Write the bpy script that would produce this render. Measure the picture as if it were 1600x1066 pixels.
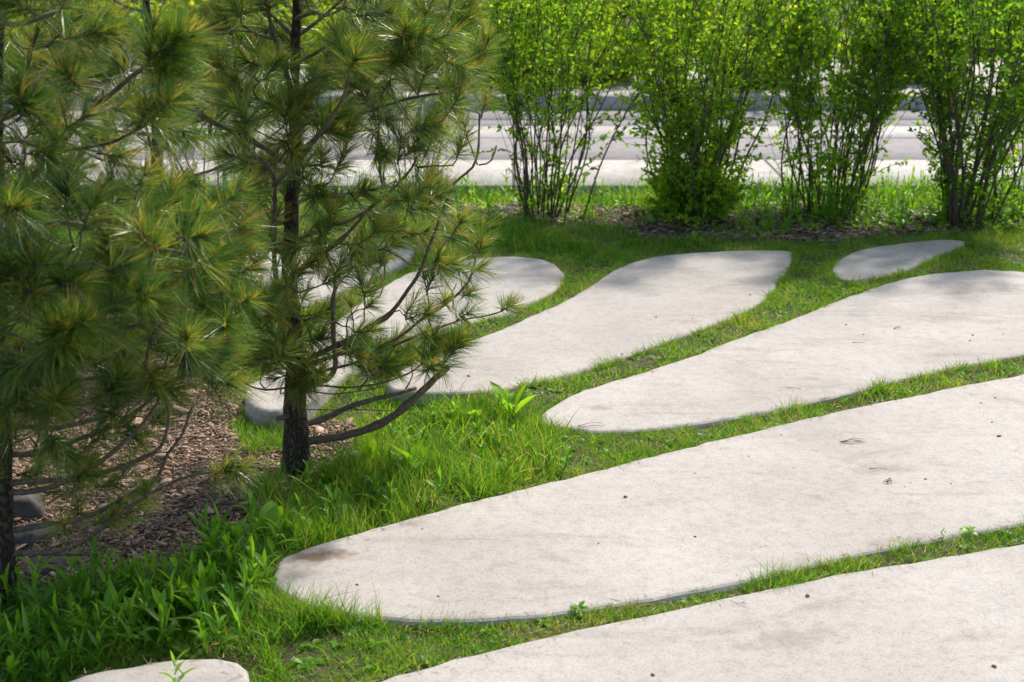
import bpy, math, random
import numpy as np
R = math.radians
random.seed(7)
rng = np.random.default_rng(11)
for o in list(bpy.data.objects):
    bpy.data.objects.remove(o)
scene = bpy.context.scene
C = scene.collection

# ------------------------------------------------------------------ camera
CAM_H, PITCH, LENS = 1.70, 17.1, 50.0
cam_d = bpy.data.cameras.new('camera')
cam = bpy.data.objects.new('camera', cam_d)
C.objects.link(cam)
cam.location = (0, 0, CAM_H)
cam.rotation_euler = (R(90 - PITCH), 0, 0)
cam_d.lens = LENS
cam_d.sensor_width = 36
cam_d.clip_end = 800
cam_d.dof.use_dof = True
cam_d.dof.focus_distance = 4.35
cam_d.dof.aperture_fstop = 5.2
scene.camera = cam
# ------------------------------------------------------------------ light
SUN_EL, SUN_AZ = 49.0, 38.0          # azimuth measured from +Y (behind the shrubs) towards +X
world = bpy.data.worlds.new('World')
scene.world = world
world.use_nodes = True
wn = world.node_tree
sky = wn.nodes.new('ShaderNodeTexSky')
sky.sky_type = 'NISHITA'
sky.sun_disc = False
sky.sun_elevation = R(SUN_EL)
sky.sun_rotation = R(SUN_AZ)
sky.air_density = 1.2
sky.dust_density = 2.5
wn.links.new(sky.outputs[0], wn.nodes['Background'].inputs[0])
wn.nodes['Background'].inputs[1].default_value = 0.145
sd = bpy.data.lights.new('sun', 'SUN')
sd.energy = 3.8
sd.angle = R(3.5)
sd.color = (1.0, 0.935, 0.855)
sun = bpy.data.objects.new('sun', sd)
C.objects.link(sun)
sun.location = (3, 10, 14)
sun.rotation_euler = (-R(90 - SUN_EL), 0, -R(SUN_AZ))
scene.view_settings.view_transform = 'Standard'
scene.view_settings.look = 'None'
scene.view_settings.gamma = 1
scene.view_settings.exposure = 0.45
scene.render.engine = 'CYCLES'
scene.cycles.max_bounces = 7
scene.cycles.transmission_bounces = 5
scene.cycles.use_denoising = True

# ------------------------------------------------------------------ measuring: photo point -> place on the ground
F = 1600 * LENS / 36
cp, sp = math.cos(R(PITCH)), math.sin(R(PITCH))
def ray(u, v):
    a, b = (u - 800) / F, (533 - v) / F
    return np.array([a, cp + b * sp, -sp + b * cp])
def at(u, v, z=0.0):
    d = ray(u, v)
    t = (z - CAM_H) / d[2]
    return np.array([0, 0, CAM_H]) + d * t
def atY(u, v, Y):
    d = ray(u, v)
    return np.array([0, 0, CAM_H]) + d * (Y / d[1])

# ------------------------------------------------------------------ materials
def new_mat(name):
    m = bpy.data.materials.new(name)
    m.use_nodes = True
    nt = m.node_tree
    b = nt.nodes['Principled BSDF']
    return m, nt, b
def ramp(nt, src, stops, interp='LINEAR'):
    n = nt.nodes.new('ShaderNodeValToRGB')
    n.color_ramp.interpolation = interp
    e = n.color_ramp.elements
    while len(e) < len(stops):
        e.new(0.5)
    for i, (p, c) in enumerate(stops):
        e[i].position = p
        e[i].color = (*c, 1) if len(c) == 3 else c
    nt.links.new(src, n.inputs[0])
    return n.outputs[0]
def coord(nt, kind='Object'):
    t = nt.nodes.new('ShaderNodeTexCoord')
    return t.outputs[kind]
def geo_pos(nt):
    return nt.nodes.new('ShaderNodeNewGeometry').outputs['Position']
def noise(nt, vec, scale, detail=4, rough=0.55, dist=0.0):
    n = nt.nodes.new('ShaderNodeTexNoise')
    n.inputs['Scale'].default_value = scale
    n.inputs['Detail'].default_value = detail
    n.inputs['Roughness'].default_value = rough
    n.inputs['Distortion'].default_value = dist
    nt.links.new(vec, n.inputs['Vector'])
    return n.outputs[0]
def mix(nt, fac, a, b, mode='MIX'):
    n = nt.nodes.new('ShaderNodeMix')
    n.data_type = 'RGBA'
    n.blend_type = mode
    for s, v in ((n.inputs[0], fac), (n.inputs[6], a), (n.inputs[7], b)):
        if isinstance(v, (int, float)):
            s.default_value = v
        elif isinstance(v, tuple):
            s.default_value = (*v, 1)
        else:
            nt.links.new(v, s)
    return n.outputs[2]
def math_n(nt, op, a, b=None, clamp=False):
    n = nt.nodes.new('ShaderNodeMath')
    n.operation = op
    n.use_clamp = clamp
    for i, v in enumerate((a, b)):
        if v is None:
            continue
        if isinstance(v, (int, float)):
            n.inputs[i].default_value = v
        else:
            nt.links.new(v, n.inputs[i])
    return n.outputs[0]
def bump(nt, b, h, strength, dist=0.01):
    n = nt.nodes.new('ShaderNodeBump')
    n.inputs['Strength'].default_value = strength
    n.inputs['Distance'].default_value = dist
    nt.links.new(h, n.inputs['Height'])
    nt.links.new(n.outputs[0], b.inputs['Normal'])

def concrete(name, lo, hi, stains=(), fine=1.0, stain_amt=0.55):
    m, nt, b = new_mat(name)
    p = geo_pos(nt)
    big = noise(nt, p, 1.7, 5, 0.6, 0.4)
    col = ramp(nt, big, [(0.30, lo), (0.5, tuple((a + c) / 2 for a, c in zip(lo, hi))), (0.72, hi)])
    mid = noise(nt, p, 26, 6, 0.7)
    col = mix(nt, 0.75, col, ramp(nt, mid, [(0.30, (0.78, 0.77, 0.76)), (0.52, (1, 1, 1)), (0.8, (1.08, 1.07, 1.05))]), 'MULTIPLY')
    fn = noise(nt, p, 150 * fine, 5, 0.85)
    col = mix(nt, 0.9, col, ramp(nt, fn, [(0.30, (0.42, 0.40, 0.38)), (0.47, (1, 1, 1)), (0.75, (1.12, 1.12, 1.12))]), 'MULTIPLY')
    # patches of grime, brownish and grey, with a soft ragged edge
    gr = noise(nt, p, 3.1, 8, 0.72, 0.6)
    col = mix(nt, ramp(nt, gr, [(0.52, (0, 0, 0)), (0.70, (0.32, 0.32, 0.32))]), col, (0.31, 0.27, 0.225))
    gr2 = noise(nt, p, 9.0, 7, 0.75, 1.2)
    col = mix(nt, ramp(nt, gr2, [(0.57, (0, 0, 0)), (0.70, (0.40, 0.40, 0.40))]), col, (0.26, 0.24, 0.22))
    for (x, y, rx, ry, ang, amt) in stains:
        mp = nt.nodes.new('ShaderNodeMapping')
        mp.vector_type = 'TEXTURE'
        mp.inputs['Location'].default_value = (x, y, 0.07)
        mp.inputs['Rotation'].default_value = (0, 0, ang)
        mp.inputs['Scale'].default_value = (rx, ry, 1)
        nt.links.new(p, mp.inputs['Vector'])
        ln = nt.nodes.new('ShaderNodeVectorMath')
        ln.operation = 'LENGTH'
        nt.links.new(mp.outputs[0], ln.inputs[0])
        wob = math_n(nt, 'MULTIPLY', math_n(nt, 'SUBTRACT', noise(nt, p, 22, 6, 0.7), 0.5), 2.6)
        d = math_n(nt, 'ADD', ln.outputs['Value'], wob)
        f = ramp(nt, d, [(0.25, (amt,) * 3), (1.15, (0, 0, 0))])
        col = mix(nt, f, col, (0.20, 0.145, 0.10))
    # each slab was poured apart: its own slight tone; long faint water marks; sparse hairline cracks
    oi = nt.nodes.new('ShaderNodeObjectInfo')
    col = mix(nt, 1.0, col, ramp(nt, oi.outputs['Random'], [(0, (0.94, 0.935, 0.93)), (1, (1.03, 1.03, 1.03))]), 'MULTIPLY')
    wm = nt.nodes.new('ShaderNodeMapping'); wm.inputs['Scale'].default_value = (1.0, 3.2, 1); wm.inputs['Rotation'].default_value = (0, 0, -.35)
    nt.links.new(p, wm.inputs['Vector'])
    wn_ = noise(nt, wm.outputs[0], 1.3, 9, 0.68, 1.6)
    col = mix(nt, 1.0, col, ramp(nt, wn_, [(0.36, (0.86, 0.845, 0.825)), (0.46, (1, 1, 1)), (0.62, (1, 1, 1)), (0.70, (1.07, 1.07, 1.07))]), 'MULTIPLY')
    ck = nt.nodes.new('ShaderNodeTexVoronoi'); ck.feature = 'DISTANCE_TO_EDGE'; ck.inputs['Scale'].default_value = 0.9
    wv = nt.nodes.new('ShaderNodeVectorMath'); wv.operation = 'ADD'
    nz = nt.nodes.new('ShaderNodeTexNoise'); nz.inputs['Scale'].default_value = 3.5; nz.inputs['Detail'].default_value = 9; nt.links.new(p, nz.inputs['Vector'])
    sc_ = nt.nodes.new('ShaderNodeVectorMath'); sc_.operation = 'SCALE'; sc_.inputs['Scale'].default_value = .55; nt.links.new(nz.outputs['Color'], sc_.inputs[0])
    nt.links.new(p, wv.inputs[0]); nt.links.new(sc_.outputs[0], wv.inputs[1]); nt.links.new(wv.outputs[0], ck.inputs['Vector'])
    cr = math_n(nt, 'MULTIPLY', ramp(nt, ck.outputs['Distance'], [(0.0, (1, 1, 1)), (0.004, (0, 0, 0))]), ramp(nt, noise(nt, p, 1.1, 2), [(0.52, (0, 0, 0)), (0.60, (.45, .45, .45))]))
    col = mix(nt, cr, col, (0.16, 0.14, 0.12))
    # small dark pits
    vo = nt.nodes.new('ShaderNodeTexVoronoi')
    vo.inputs['Scale'].default_value = 38
    nt.links.new(p, vo.inputs['Vector'])
    pit = ramp(nt, vo.outputs['Distance'], [(0.03, (0.45, 0.43, 0.40)), (0.09, (1, 1, 1))])
    col = mix(nt, 0.7, col, pit, 'MULTIPLY')
    nt.links.new(col, b.inputs['Base Color'])
    b.inputs['Roughness'].default_value = 0.88
    b.inputs['Specular IOR Level'].default_value = 0.3
    h = math_n(nt, 'ADD', math_n(nt, 'MULTIPLY', fn, 0.7), mid)
    bump(nt, b, h, 0.55, 0.004)
    return m

def plant(name, stops, transl, tcol_gain, rough=0.5, patch=0.0, spec=0.4, shadeless_noise=2.0, tint=(1.25, 1.15, 0.5)):
    """leafy surface: colour from the 'rnd' attribute of every blade or leaf, part of the light passes through"""
    m, nt, b = new_mat(name)
    at_ = nt.nodes.new('ShaderNodeAttribute')
    at_.attribute_name = 'rnd'
    src = at_.outputs['Fac']
    if patch:
        n = noise(nt, geo_pos(nt), shadeless_noise, 3, 0.5)
        src = math_n(nt, 'ADD', src, math_n(nt, 'MULTIPLY', math_n(nt, 'SUBTRACT', n, 0.5), patch), True)
    col = ramp(nt, src, stops)
    nt.links.new(col, b.inputs['Base Color'])
    b.inputs['Roughness'].default_value = rough
    b.inputs['Specular IOR Level'].default_value = spec
    tr = nt.nodes.new('ShaderNodeBsdfTranslucent')
    tc = mix(nt, 1.0, col, tuple(tcol_gain * t for t in tint), 'MULTIPLY')
    nt.links.new(tc, tr.inputs[0])
    ms = nt.nodes.new('ShaderNodeMixShader')
    ms.inputs[0].default_value = transl
    nt.links.new(b.outputs[0], ms.inputs[1])
    nt.links.new(tr.outputs[0], ms.inputs[2])
    nt.links.new(ms.outputs[0], nt.nodes['Material Output'].inputs[0])
    return m

def simple(name, c1, c2, scale, rough=0.8, bs=0.4, bd=0.005, attr=False, detail=5):
    m, nt, b = new_mat(name)
    if attr:
        a = nt.nodes.new('ShaderNodeAttribute')
        a.attribute_name = 'rnd'
        col = ramp(nt, a.outputs['Fac'], [(0.0, c1), (1.0, c2)])
        n = noise(nt, coord(nt), scale, detail, 0.6)
        col = mix(nt, 0.8, col, ramp(nt, n, [(0.3, (0.6, 0.6, 0.6)), (0.7, (1.2, 1.2, 1.2))]), 'MULTIPLY')
    else:
        n = noise(nt, coord(nt), scale, detail, 0.6)
        col = ramp(nt, n, [(0.32, c1), (0.68, c2)])
    nt.links.new(col, b.inputs['Base Color'])
    b.inputs['Roughness'].default_value = rough
    bump(nt, b, n, bs, bd)
    return m

def stain(u, v, rx, ry, ang, amt):
    p = at(u, v, 0.07)
    return (p[0], p[1], rx, ry, ang, amt)
M = {}
M['concrete'] = concrete('pale_concrete', (0.392, 0.362, 0.328), (0.508, 0.475, 0.436),
    [stain(500, 872, .12, .055, .15, 1.0), stain(640, 820, .05, .025, .2, .5), stain(470, 900, .06, .03, 0, .3), stain(1385, 735, .16, .05, .1, .35),
     stain(1240, 1000, .16, .07, .3, .35), stain(870, 668, .03, .02, 0, .35), stain(935, 640, .06, .03, 0, .4), stain(1400, 848, .18, .03, .2, .35)])
M['concrete_far'] = concrete('pavement_concrete', (0.42, 0.40, 0.38), (0.50, 0.48, 0.455), fine=0.3)
nt = M['concrete_far'].node_tree
bs_ = nt.nodes['Principled BSDF']
old = bs_.inputs['Base Color'].links[0].from_socket
sx = nt.nodes.new('ShaderNodeSeparateXYZ'); nt.links.new(geo_pos(nt), sx.inputs[0])
fr_ = math_n(nt, 'FRACT', math_n(nt, 'MULTIPLY', sx.outputs['X'], 0.61))
jl = ramp(nt, fr_, [(0.0, (1, 1, 1)), (0.012, (1, 1, 1)), (0.016, (0, 0, 0))], 'LINEAR')
gr_ = ramp(nt, noise(nt, geo_pos(nt), 1.2, 8, .7, .8), [(.42, (.80, .79, .77)), (.62, (1, 1, 1))])
nt.links.new(mix(nt, jl, mix(nt, 1.0, old, gr_, 'MULTIPLY'), (.10, .09, .085)), bs_.inputs['Base Color'])
M['asphalt'] = simple('worn_asphalt', (0.20, 0.185, 0.18), (0.275, 0.255, 0.25), 14, 0.9, 0.3)
M['asphalt_dark'] = simple('grey_setts', (0.17, 0.165, 0.165), (0.24, 0.23, 0.23), 9, 0.9, 0.3)
M['kerb'] = simple('kerb_stone', (0.27, 0.25, 0.235), (0.40, 0.375, 0.35), 20, 0.85, 0.3)
M['joint'] = simple('joint_filler', (0.03, 0.03, 0.03), (0.06, 0.055, 0.05), 20)
m, nt, b = new_mat('pine_bark')
mp = nt.nodes.new('ShaderNodeMapping'); mp.inputs['Scale'].default_value = (1, 1, .38)
nt.links.new(coord(nt), mp.inputs['Vector'])
vo = nt.nodes.new('ShaderNodeTexVoronoi'); vo.feature = 'DISTANCE_TO_EDGE'; vo.inputs['Scale'].default_value = 75
wv = nt.nodes.new('ShaderNodeVectorMath'); wv.operation = 'ADD'
nz = nt.nodes.new('ShaderNodeTexNoise'); nz.inputs['Scale'].default_value = 30; nt.links.new(mp.outputs[0], nz.inputs['Vector'])
sc_ = nt.nodes.new('ShaderNodeVectorMath'); sc_.operation = 'SCALE'; sc_.inputs['Scale'].default_value = .035; nt.links.new(nz.outputs['Color'], sc_.inputs[0])
nt.links.new(mp.outputs[0], wv.inputs[0]); nt.links.new(sc_.outputs[0], wv.inputs[1]); nt.links.new(wv.outputs[0], vo.inputs['Vector'])
n1 = noise(nt, coord(nt), 60, 6, .7)
col = ramp(nt, n1, [(.3, (.040, .028, .022)), (.7, (.125, .092, .072))])
col = mix(nt, 1.0, col, ramp(nt, vo.outputs['Distance'], [(0.0, (.22, .2, .18)), (.18, (1, 1, 1))]), 'MULTIPLY')
nt.links.new(col, b.inputs['Base Color']); b.inputs['Roughness'].default_value = .85
bump(nt, b, math_n(nt, 'ADD', ramp(nt, vo.outputs['Distance'], [(0, (0, 0, 0)), (.25, (1, 1, 1))]), math_n(nt, 'MULTIPLY', n1, .6)), 1.0, .006)
M['bark'] = m
M['twigbark'] = simple('pine_branch_bark', (0.085, 0.058, 0.042), (0.21, 0.165, 0.13), 70, 0.75, 0.7, 0.003)
M['stem'] = simple('shrub_stem_bark', (0.05, 0.035, 0.026), (0.13, 0.09, 0.065), 40, 0.75, 0.4, 0.002)
M['needles'] = plant('pine_needles', [(0.0, (0.018, 0.068, 0.015)), (0.30, (0.056, 0.140, 0.022)), (0.60, (0.145, 0.235, 0.032)),
    (0.80, (0.29, 0.33, 0.060)), (0.90, (0.34, 0.30, 0.06)), (0.96, (0.40, 0.20, 0.05)), (1.0, (0.50, 0.33, 0.12))], 0.32, 1.9, 0.33, spec=0.7, tint=(1.1, 1.05, .55))
M['leaf'] = plant('shrub_leaves', [(0.0, (0.055, 0.150, 0.012)), (0.5, (0.135, 0.265, 0.016)), (1.0, (0.26, 0.38, 0.022))], 0.56, 2.3, 0.5, 0.3)
M['leaf_far'] = plant('far_leaves', [(0.0, (0.18, 0.27, 0.018)), (0.5, (0.32, 0.40, 0.024)), (1.0, (0.46, 0.50, 0.035))], 0.55, 2.3, 0.6, 0.3)
M['leaf_mid'] = plant('mid_leaves', [(0.0, (0.08, 0.19, 0.012)), (1.0, (0.30, 0.40, 0.02))], 0.5, 1.9, 0.6, 0.3)
GR = [(0.0, (0.038, 0.122, 0.012)), (0.35, (0.080, 0.208, 0.017)), (0.65, (0.140, 0.285, 0.024)), (0.86, (0.31, 0.385, 0.040)),
      (0.93, (0.30, 0.27, 0.10)), (1.0, (0.38, 0.29, 0.16))]
M['grass'] = plant('grass_blades', GR, 0.45, 1.8, 0.5, 0.55, 0.35, 2.6)
M['weed'] = plant('weed_leaves', [(0.0, (0.045, 0.145, 0.015)), (0.5, (0.11, 0.27, 0.020)), (1.0, (0.22, 0.40, 0.025))], 0.45, 1.8, 0.42, 0.25)
M['chips'] = simple('bark_chips', (0.10, 0.054, 0.036), (0.56, 0.385, 0.28), 60, 0.85, 0.6, 0.003, attr=True)
M['litter'] = simple('dry_litter', (0.20, 0.10, 0.05), (0.50, 0.36, 0.22), 60, 0.8, 0.3, 0.002, attr=True)
M['rock'] = simple('slate_rock', (0.035, 0.030, 0.028), (0.10, 0.085, 0.078), 14, 0.8, 0.8, 0.01)
M['fence'] = simple('fence_wood', (0.07, 0.045, 0.045), (0.12, 0.085, 0.08), 6, 0.8)
M['debris'] = simple('dark_bark_bit', (0.06, 0.035, 0.02), (0.16, 0.10, 0.06), 80, 0.8)
M['dryleaf'] = simple('dry_leaf', (0.22, 0.13, 0.07), (0.38, 0.25, 0.14), 60, 0.7)
M['seedhead'] = simple('dandelion_down', (0.65, 0.65, 0.62), (0.85, 0.85, 0.82), 60, 0.9)
M['petal_y'] = simple('yellow_petal', (0.75, 0.50, 0.02), (0.85, 0.62, 0.04), 60, 0.6)
M['petal_o'] = simple('orange_petal', (0.75, 0.22, 0.03), (0.85, 0.35, 0.06), 60, 0.6)

# soil: brown earth, greener where the lawn is thin
m, nt, b = new_mat('soil')
p = geo_pos(nt)
n1 = noise(nt, p, 2.5, 5, 0.6)
n2 = noise(nt, p, 45, 6, 0.7)
col = ramp(nt, n2, [(0.3, (0.045, 0.030, 0.020)), (0.55, (0.10, 0.070, 0.046)), (0.75, (0.19, 0.135, 0.095))])
col = mix(nt, ramp(nt, n1, [(0.40, (0, 0, 0)), (0.60, (0.55, 0.55, 0.55))]), col, (0.045, 0.085, 0.012))
nt.links.new(col, b.inputs['Base Color'])
b.inputs['Roughness'].default_value = 0.95
bump(nt, b, n2, 0.9, 0.015)
M['soil'] = m

# ------------------------------------------------------------------ mesh helpers
class MB:
    def __init__(s):
        s.v, s.q, s.t, s.r, s.n = [], [], [], [], 0
    def add(s, v, q=None, t=None, r=None):
        v = np.asarray(v, float).reshape(-1, 3)
        if q is not None and len(q): s.q.append(np.asarray(q, int).reshape(-1, 4) + s.n)
        if t is not None and len(t): s.t.append(np.asarray(t, int).reshape(-1, 3) + s.n)
        s.v.append(v)
        s.r.append(np.full(len(v), 0.5) if r is None else np.broadcast_to(np.asarray(r, float), (len(v),)))
        s.n += len(v)
    def build(s, name, mat, parent=None, smooth=True, loc=None):
        if not s.n: return None
        v = np.concatenate(s.v)
        if loc is not None: v = v - np.asarray(loc)
        q = np.concatenate(s.q) if s.q else np.zeros((0, 4), int)
        t = np.concatenate(s.t) if s.t else np.zeros((0, 3), int)
        me = bpy.data.meshes.new(name)
        me.vertices.add(len(v)); me.vertices.foreach_set('co', v.astype(np.float32).ravel())
        li = np.concatenate([q.ravel(), t.ravel()]).astype(np.int32)
        me.loops.add(len(li)); me.loops.foreach_set('vertex_index', li)
        nf = len(q) + len(t)
        st = np.concatenate([np.arange(len(q)) * 4, len(q) * 4 + np.arange(len(t)) * 3]).astype(np.int32)
        me.polygons.add(nf); me.polygons.foreach_set('loop_start', st)
        if smooth: me.polygons.foreach_set('use_smooth', np.ones(nf, bool))
        me.update(calc_edges=True)
        a = me.attributes.new('rnd', 'FLOAT', 'POINT')
        a.data.foreach_set('value', np.concatenate(s.r).astype(np.float32))
        me.materials.append(mat)
        o = bpy.data.objects.new(name, me)
        C.objects.link(o)
        if parent is not None: o.parent = parent
        if loc is not None: o.location = loc
        return o
def tag(o, label=None, cat=None, group=None, kind=None):
    if label: o['label'] = label
    if cat: o['category'] = cat
    if group: o['group'] = group
    if kind: o['kind'] = kind
    return o
def empty(name, loc):
    o = bpy.data.objects.new(name, None)
    C.objects.link(o)
    o.location = loc
    return o
def norm(a):
    return a / np.maximum(np.linalg.norm(a, axis=-1, keepdims=True), 1e-9)
def crom(pts, step, closed=False):
    """Catmull-Rom through pts, resampled about every `step`"""
    pts = np.asarray(pts, float)
    n = len(pts)
    out = []
    segs = n if closed else n - 1
    for i in range(segs):
        if closed:
            p0, p1, p2, p3 = pts[(i - 1) % n], pts[i], pts[(i + 1) % n], pts[(i + 2) % n]
        else:
            p1, p2 = pts[i], pts[i + 1]
            p0 = pts[i - 1] if i else 2 * p1 - p2
            p3 = pts[i + 2] if i + 2 < n else 2 * p2 - p1
        k = max(1, int(np.linalg.norm((p2 - p1)[:3]) / step + 0.5))
        for j in range(k):
            t = j / k
            out.append(0.5 * (2 * p1 + (p2 - p0) * t + (2 * p0 - 5 * p1 + 4 * p2 - p3) * t * t + (3 * p1 - p0 - 3 * p2 + p3) * t ** 3))
    if not closed: out.append(pts[-1])
    return np.array(out)
def tube(mb, P, rad, n=6, r=0.5, rough=0.0):
    P = np.asarray(P, float); k = len(P)
    rad = np.broadcast_to(np.asarray(rad, float), (k,))
    T = norm(np.gradient(P, axis=0))
    ref = np.array([0.31, 0.17, 0.93]) if abs(T[0][2]) < 0.9 else np.array([1.0, 0.1, 0])
    A = norm(np.cross(T, ref)); B = np.cross(T, A)
    ang = np.linspace(0, 2 * math.pi, n, endpoint=False)
    rr = rad[:, None] * (1 + (rng.normal(0, rough, (k, n)) if rough else 0))
    V = P[:, None] + rr[..., None] * (np.cos(ang)[None, :, None] * A[:, None] + np.sin(ang)[None, :, None] * B[:, None])
    i = np.arange(k - 1)[:, None] * n; j = np.arange(n)[None]; j2 = (j + 1) % n
    q = np.stack([i + j, i + j2, i + n + j2, i + n + j], -1).reshape(-1, 4)
    V = np.concatenate([V.reshape(-1, 3), [P[-1] + T[-1] * rad[-1] * .6], [P[0]]])
    jj = np.arange(n)
    t = np.concatenate([np.stack([(k - 1) * n + jj, (k - 1) * n + (jj + 1) % n, np.full(n, k * n)], -1),
                        np.stack([(jj + 1) % n, jj, np.full(n, k * n + 1)], -1)])
    mb.add(V, q, t, r)
def blades(mb, P, D, L, W, bend, prof, rnd, side=None, fold=0.0):
    """many curved ribbons at once; prof = width profile at K+1 stations; bend = (N,3) displacement of the tip"""
    N = len(P); K = len(prof) - 1
    L = np.broadcast_to(L, (N,)); W = np.broadcast_to(W, (N,))
    D = norm(D)
    if side is None:
        side = norm(np.cross(D, rng.normal(size=(N, 3))))
    up = np.cross(side, D)
    t = np.linspace(0, 1, K + 1)
    c = P[:, None] + D[:, None] * (L[:, None] * t)[..., None] + bend[:, None] * (t ** 2)[None, :, None]
    w = (W[:, None] * np.asarray(prof)[None] * 0.5)[..., None]
    s = side[:, None]
    if fold:
        cols = [c - s * w + up[:, None] * w * fold, c, c + s * w + up[:, None] * w * fold]
    else:
        cols = [c - s * w, c + s * w]
    nc = len(cols)
    V = np.stack(cols, 2).reshape(-1, 3)
    b = np.arange(N)[:, None, None] * (K + 1) * nc + np.arange(K)[None, :, None] * nc + np.arange(nc - 1)[None, None]
    q = np.stack([b, b + 1, b + nc + 1, b + nc], -1).reshape(-1, 4)
    mb.add(V, q, None, np.repeat(rnd, (K + 1) * nc))
def inside(poly, x, y):
    poly = np.asarray(poly); x = np.asarray(x); y = np.asarray(y)
    r = np.zeros(x.shape, bool)
    j = len(poly) - 1
    for i in range(len(poly)):
        xi, yi = poly[i][:2]; xj, yj = poly[j][:2]
        c = ((yi > y) != (yj > y)) & (x < (xj - xi) * (y - yi) / (yj - yi + 1e-12) + xi)
        r ^= c
        j = i
    return r
def dist_poly(poly, x, y):
    """distance to an outline (edges)"""
    a = np.asarray(poly)[:, :2]; b = np.roll(a, -1, 0)
    d = np.full(x.shape, 1e9)
    P = np.stack([x, y], -1)
    for p, q in zip(a, b):
        e = q - p
        t = np.clip(((P - p) @ e) / (e @ e + 1e-12), 0, 1)
        d = np.minimum(d, np.linalg.norm(P - (p + t[:, None] * e), axis=1))
    return d

# ------------------------------------------------------------------ ground
SLAB_Z = 0.075
def gz(x, y):
    x = np.asarray(x, float); y = np.asarray(y, float)
    near = np.clip((8.2 - y) / 0.6, 0, 1) * np.clip((y + 2) / 1.0, 0, 1) * np.clip((8 - np.abs(x)) / 1, 0, 1)
    h = 0.010 * np.sin(x * 3.1 + 1.3) * np.cos(y * 2.7) + 0.006 * np.sin(x * 9.3 + y * 4.1) + 0.004 * np.sin(y * 13.7 - x * 6)
    berm = 0.05 * np.exp(-((y - 7.98) / 0.30) ** 2)        # low bank under the shrub row
    fill = 0.064 * np.clip((x + 0.75 - 0.35 * np.clip(y - 3.4, 0, 1) + 0.4 * np.clip(y - 4.6, 0, .7)) / 0.4, 0, 1)   # turf nearly level with the slabs
    fill = np.maximum(fill, 0.034 * np.clip((y - 4.55) / .3, 0, 1) * np.clip((x + 1.9) / .6, 0, 1))
    tot = h + berm + fill
    return near * np.where(y < 7.35, np.minimum(tot, 0.064), np.minimum(tot, 0.064 + (y - 7.35) * .3)) - 0.002
xs = np.concatenate([-np.geomspace(300, 6.2, 16), np.linspace(-6, 7, 218), np.geomspace(7.2, 300, 16)])
ys = np.concatenate([-np.geomspace(100, 2.2, 8), np.linspace(-2, 8.5, 176), np.geomspace(8.7, 400, 22)])
X, Y = np.meshgrid(xs, ys)
mb = MB()
nx, ny = len(xs), len(ys)
i = np.arange(ny - 1)[:, None] * nx + np.arange(nx - 1)[None]
mb.add(np.stack([X, Y, gz(X, Y)], -1), np.stack([i, i + 1, i + nx + 1, i + nx], -1).reshape(-1, 4))
tag(mb.build('ground', M['soil']), kind='structure')

# ------------------------------------------------------------------ petal-shaped slabs
SLABS = [
 ('long concrete petal slab running off the bottom right corner of the photo',
  [(500,1140),(580,1066),(650,1045),(740,1020),(830,998),(930,975),(1050,950),(1170,925),(1300,897),(1420,876),(1520,860),(1600,848),(1800,815),(2100,790),(2350,830),(2450,930),(2350,1080),(2000,1300),(1500,1480),(900,1450),(560,1300)]),
 ('longest concrete petal slab with a brown stain at its rounded left tip',
  [(424,903),(427,888),(440,870),(480,853),(560,830),(640,808),(720,786),(800,765),(900,742),(1000,716),(1100,690),(1200,667),(1300,643),(1400,622),(1500,602),(1600,583),(1800,545),(2000,520),(2150,535),(2240,590),(2190,680),(2000,745),(1800,782),
   (1600,818),(1530,832),(1450,846),(1350,865),(1250,888),(1150,912),(1050,930),(960,945),(880,957),(800,965),(720,969),(640,969),(570,963),(520,955),(480,943),(440,925)]),
 ('concrete petal slab with its rounded tip just right of a broad leafed weed',
  [(845,662),(848,645),(870,628),(900,612),(950,596),(1000,582),(1080,555),(1160,525),(1230,500),(1300,472),(1370,447),(1430,431),(1500,423),(1550,421),(1600,424),(1680,434),(1735,456),(1750,485),(1715,515),(1660,540),(1600,554),(1500,573),(1400,596),(1300,620),(1200,643),(1100,660),(1020,670),(960,674),(920,674),(880,668),(855,664)]),
 ('concrete petal slab with a squared far end shaded by the dense shrub',
  [(602,600),(620,580),(660,562),(700,543),(760,522),(820,497),(880,470),(930,440),(970,416),(1010,403),(1060,396),(1130,392),(1200,390),(1234,392),(1239,404),(1226,430),(1207,455),(1180,478),(1120,505),(1050,530),(980,555),(900,581),(820,601),(760,610),(700,613),(650,611),(612,608)]),
 ('concrete petal slab lying behind the pine trunk with its tip left of it',
  [(383,618),(386,604),(402,592),(440,570),(470,548),(520,505),(570,465),(630,430),(700,409),(765,401),(800,400),(840,403),(868,412),(882,426),(880,440),(862,456),(820,476),(780,492),(720,511),(650,530),(590,552),(550,575),(520,598),(490,620),(455,638),(420,641),(395,634)]),
 ('farthest left concrete slab mostly hidden behind the middle pine',
  [(370,400),(450,386),(540,380),(610,379),(640,384),(646,394),(620,413),(560,440),(490,468),(440,488),(400,490),(370,476),(352,450),(352,420)]),
 ('small short concrete slab bordered by soil in front of the far right shrubs',
  [(1303,428),(1302,414),(1320,398),(1360,386),(1420,378),(1470,374),(1502,375),(1507,381),(1480,394),(1440,411),(1400,427),(1360,435),(1322,438)]),
 ('concrete slab tip peeking out below the leafy weeds at bottom left',
  [(70,1072),(130,1052),(200,1038),(275,1029),(340,1027),(372,1033),(388,1044),(392,1060),(375,1085),(310,1122),(150,1150),(0,1130),(20,1092)]),
]
slab_world = []
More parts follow.
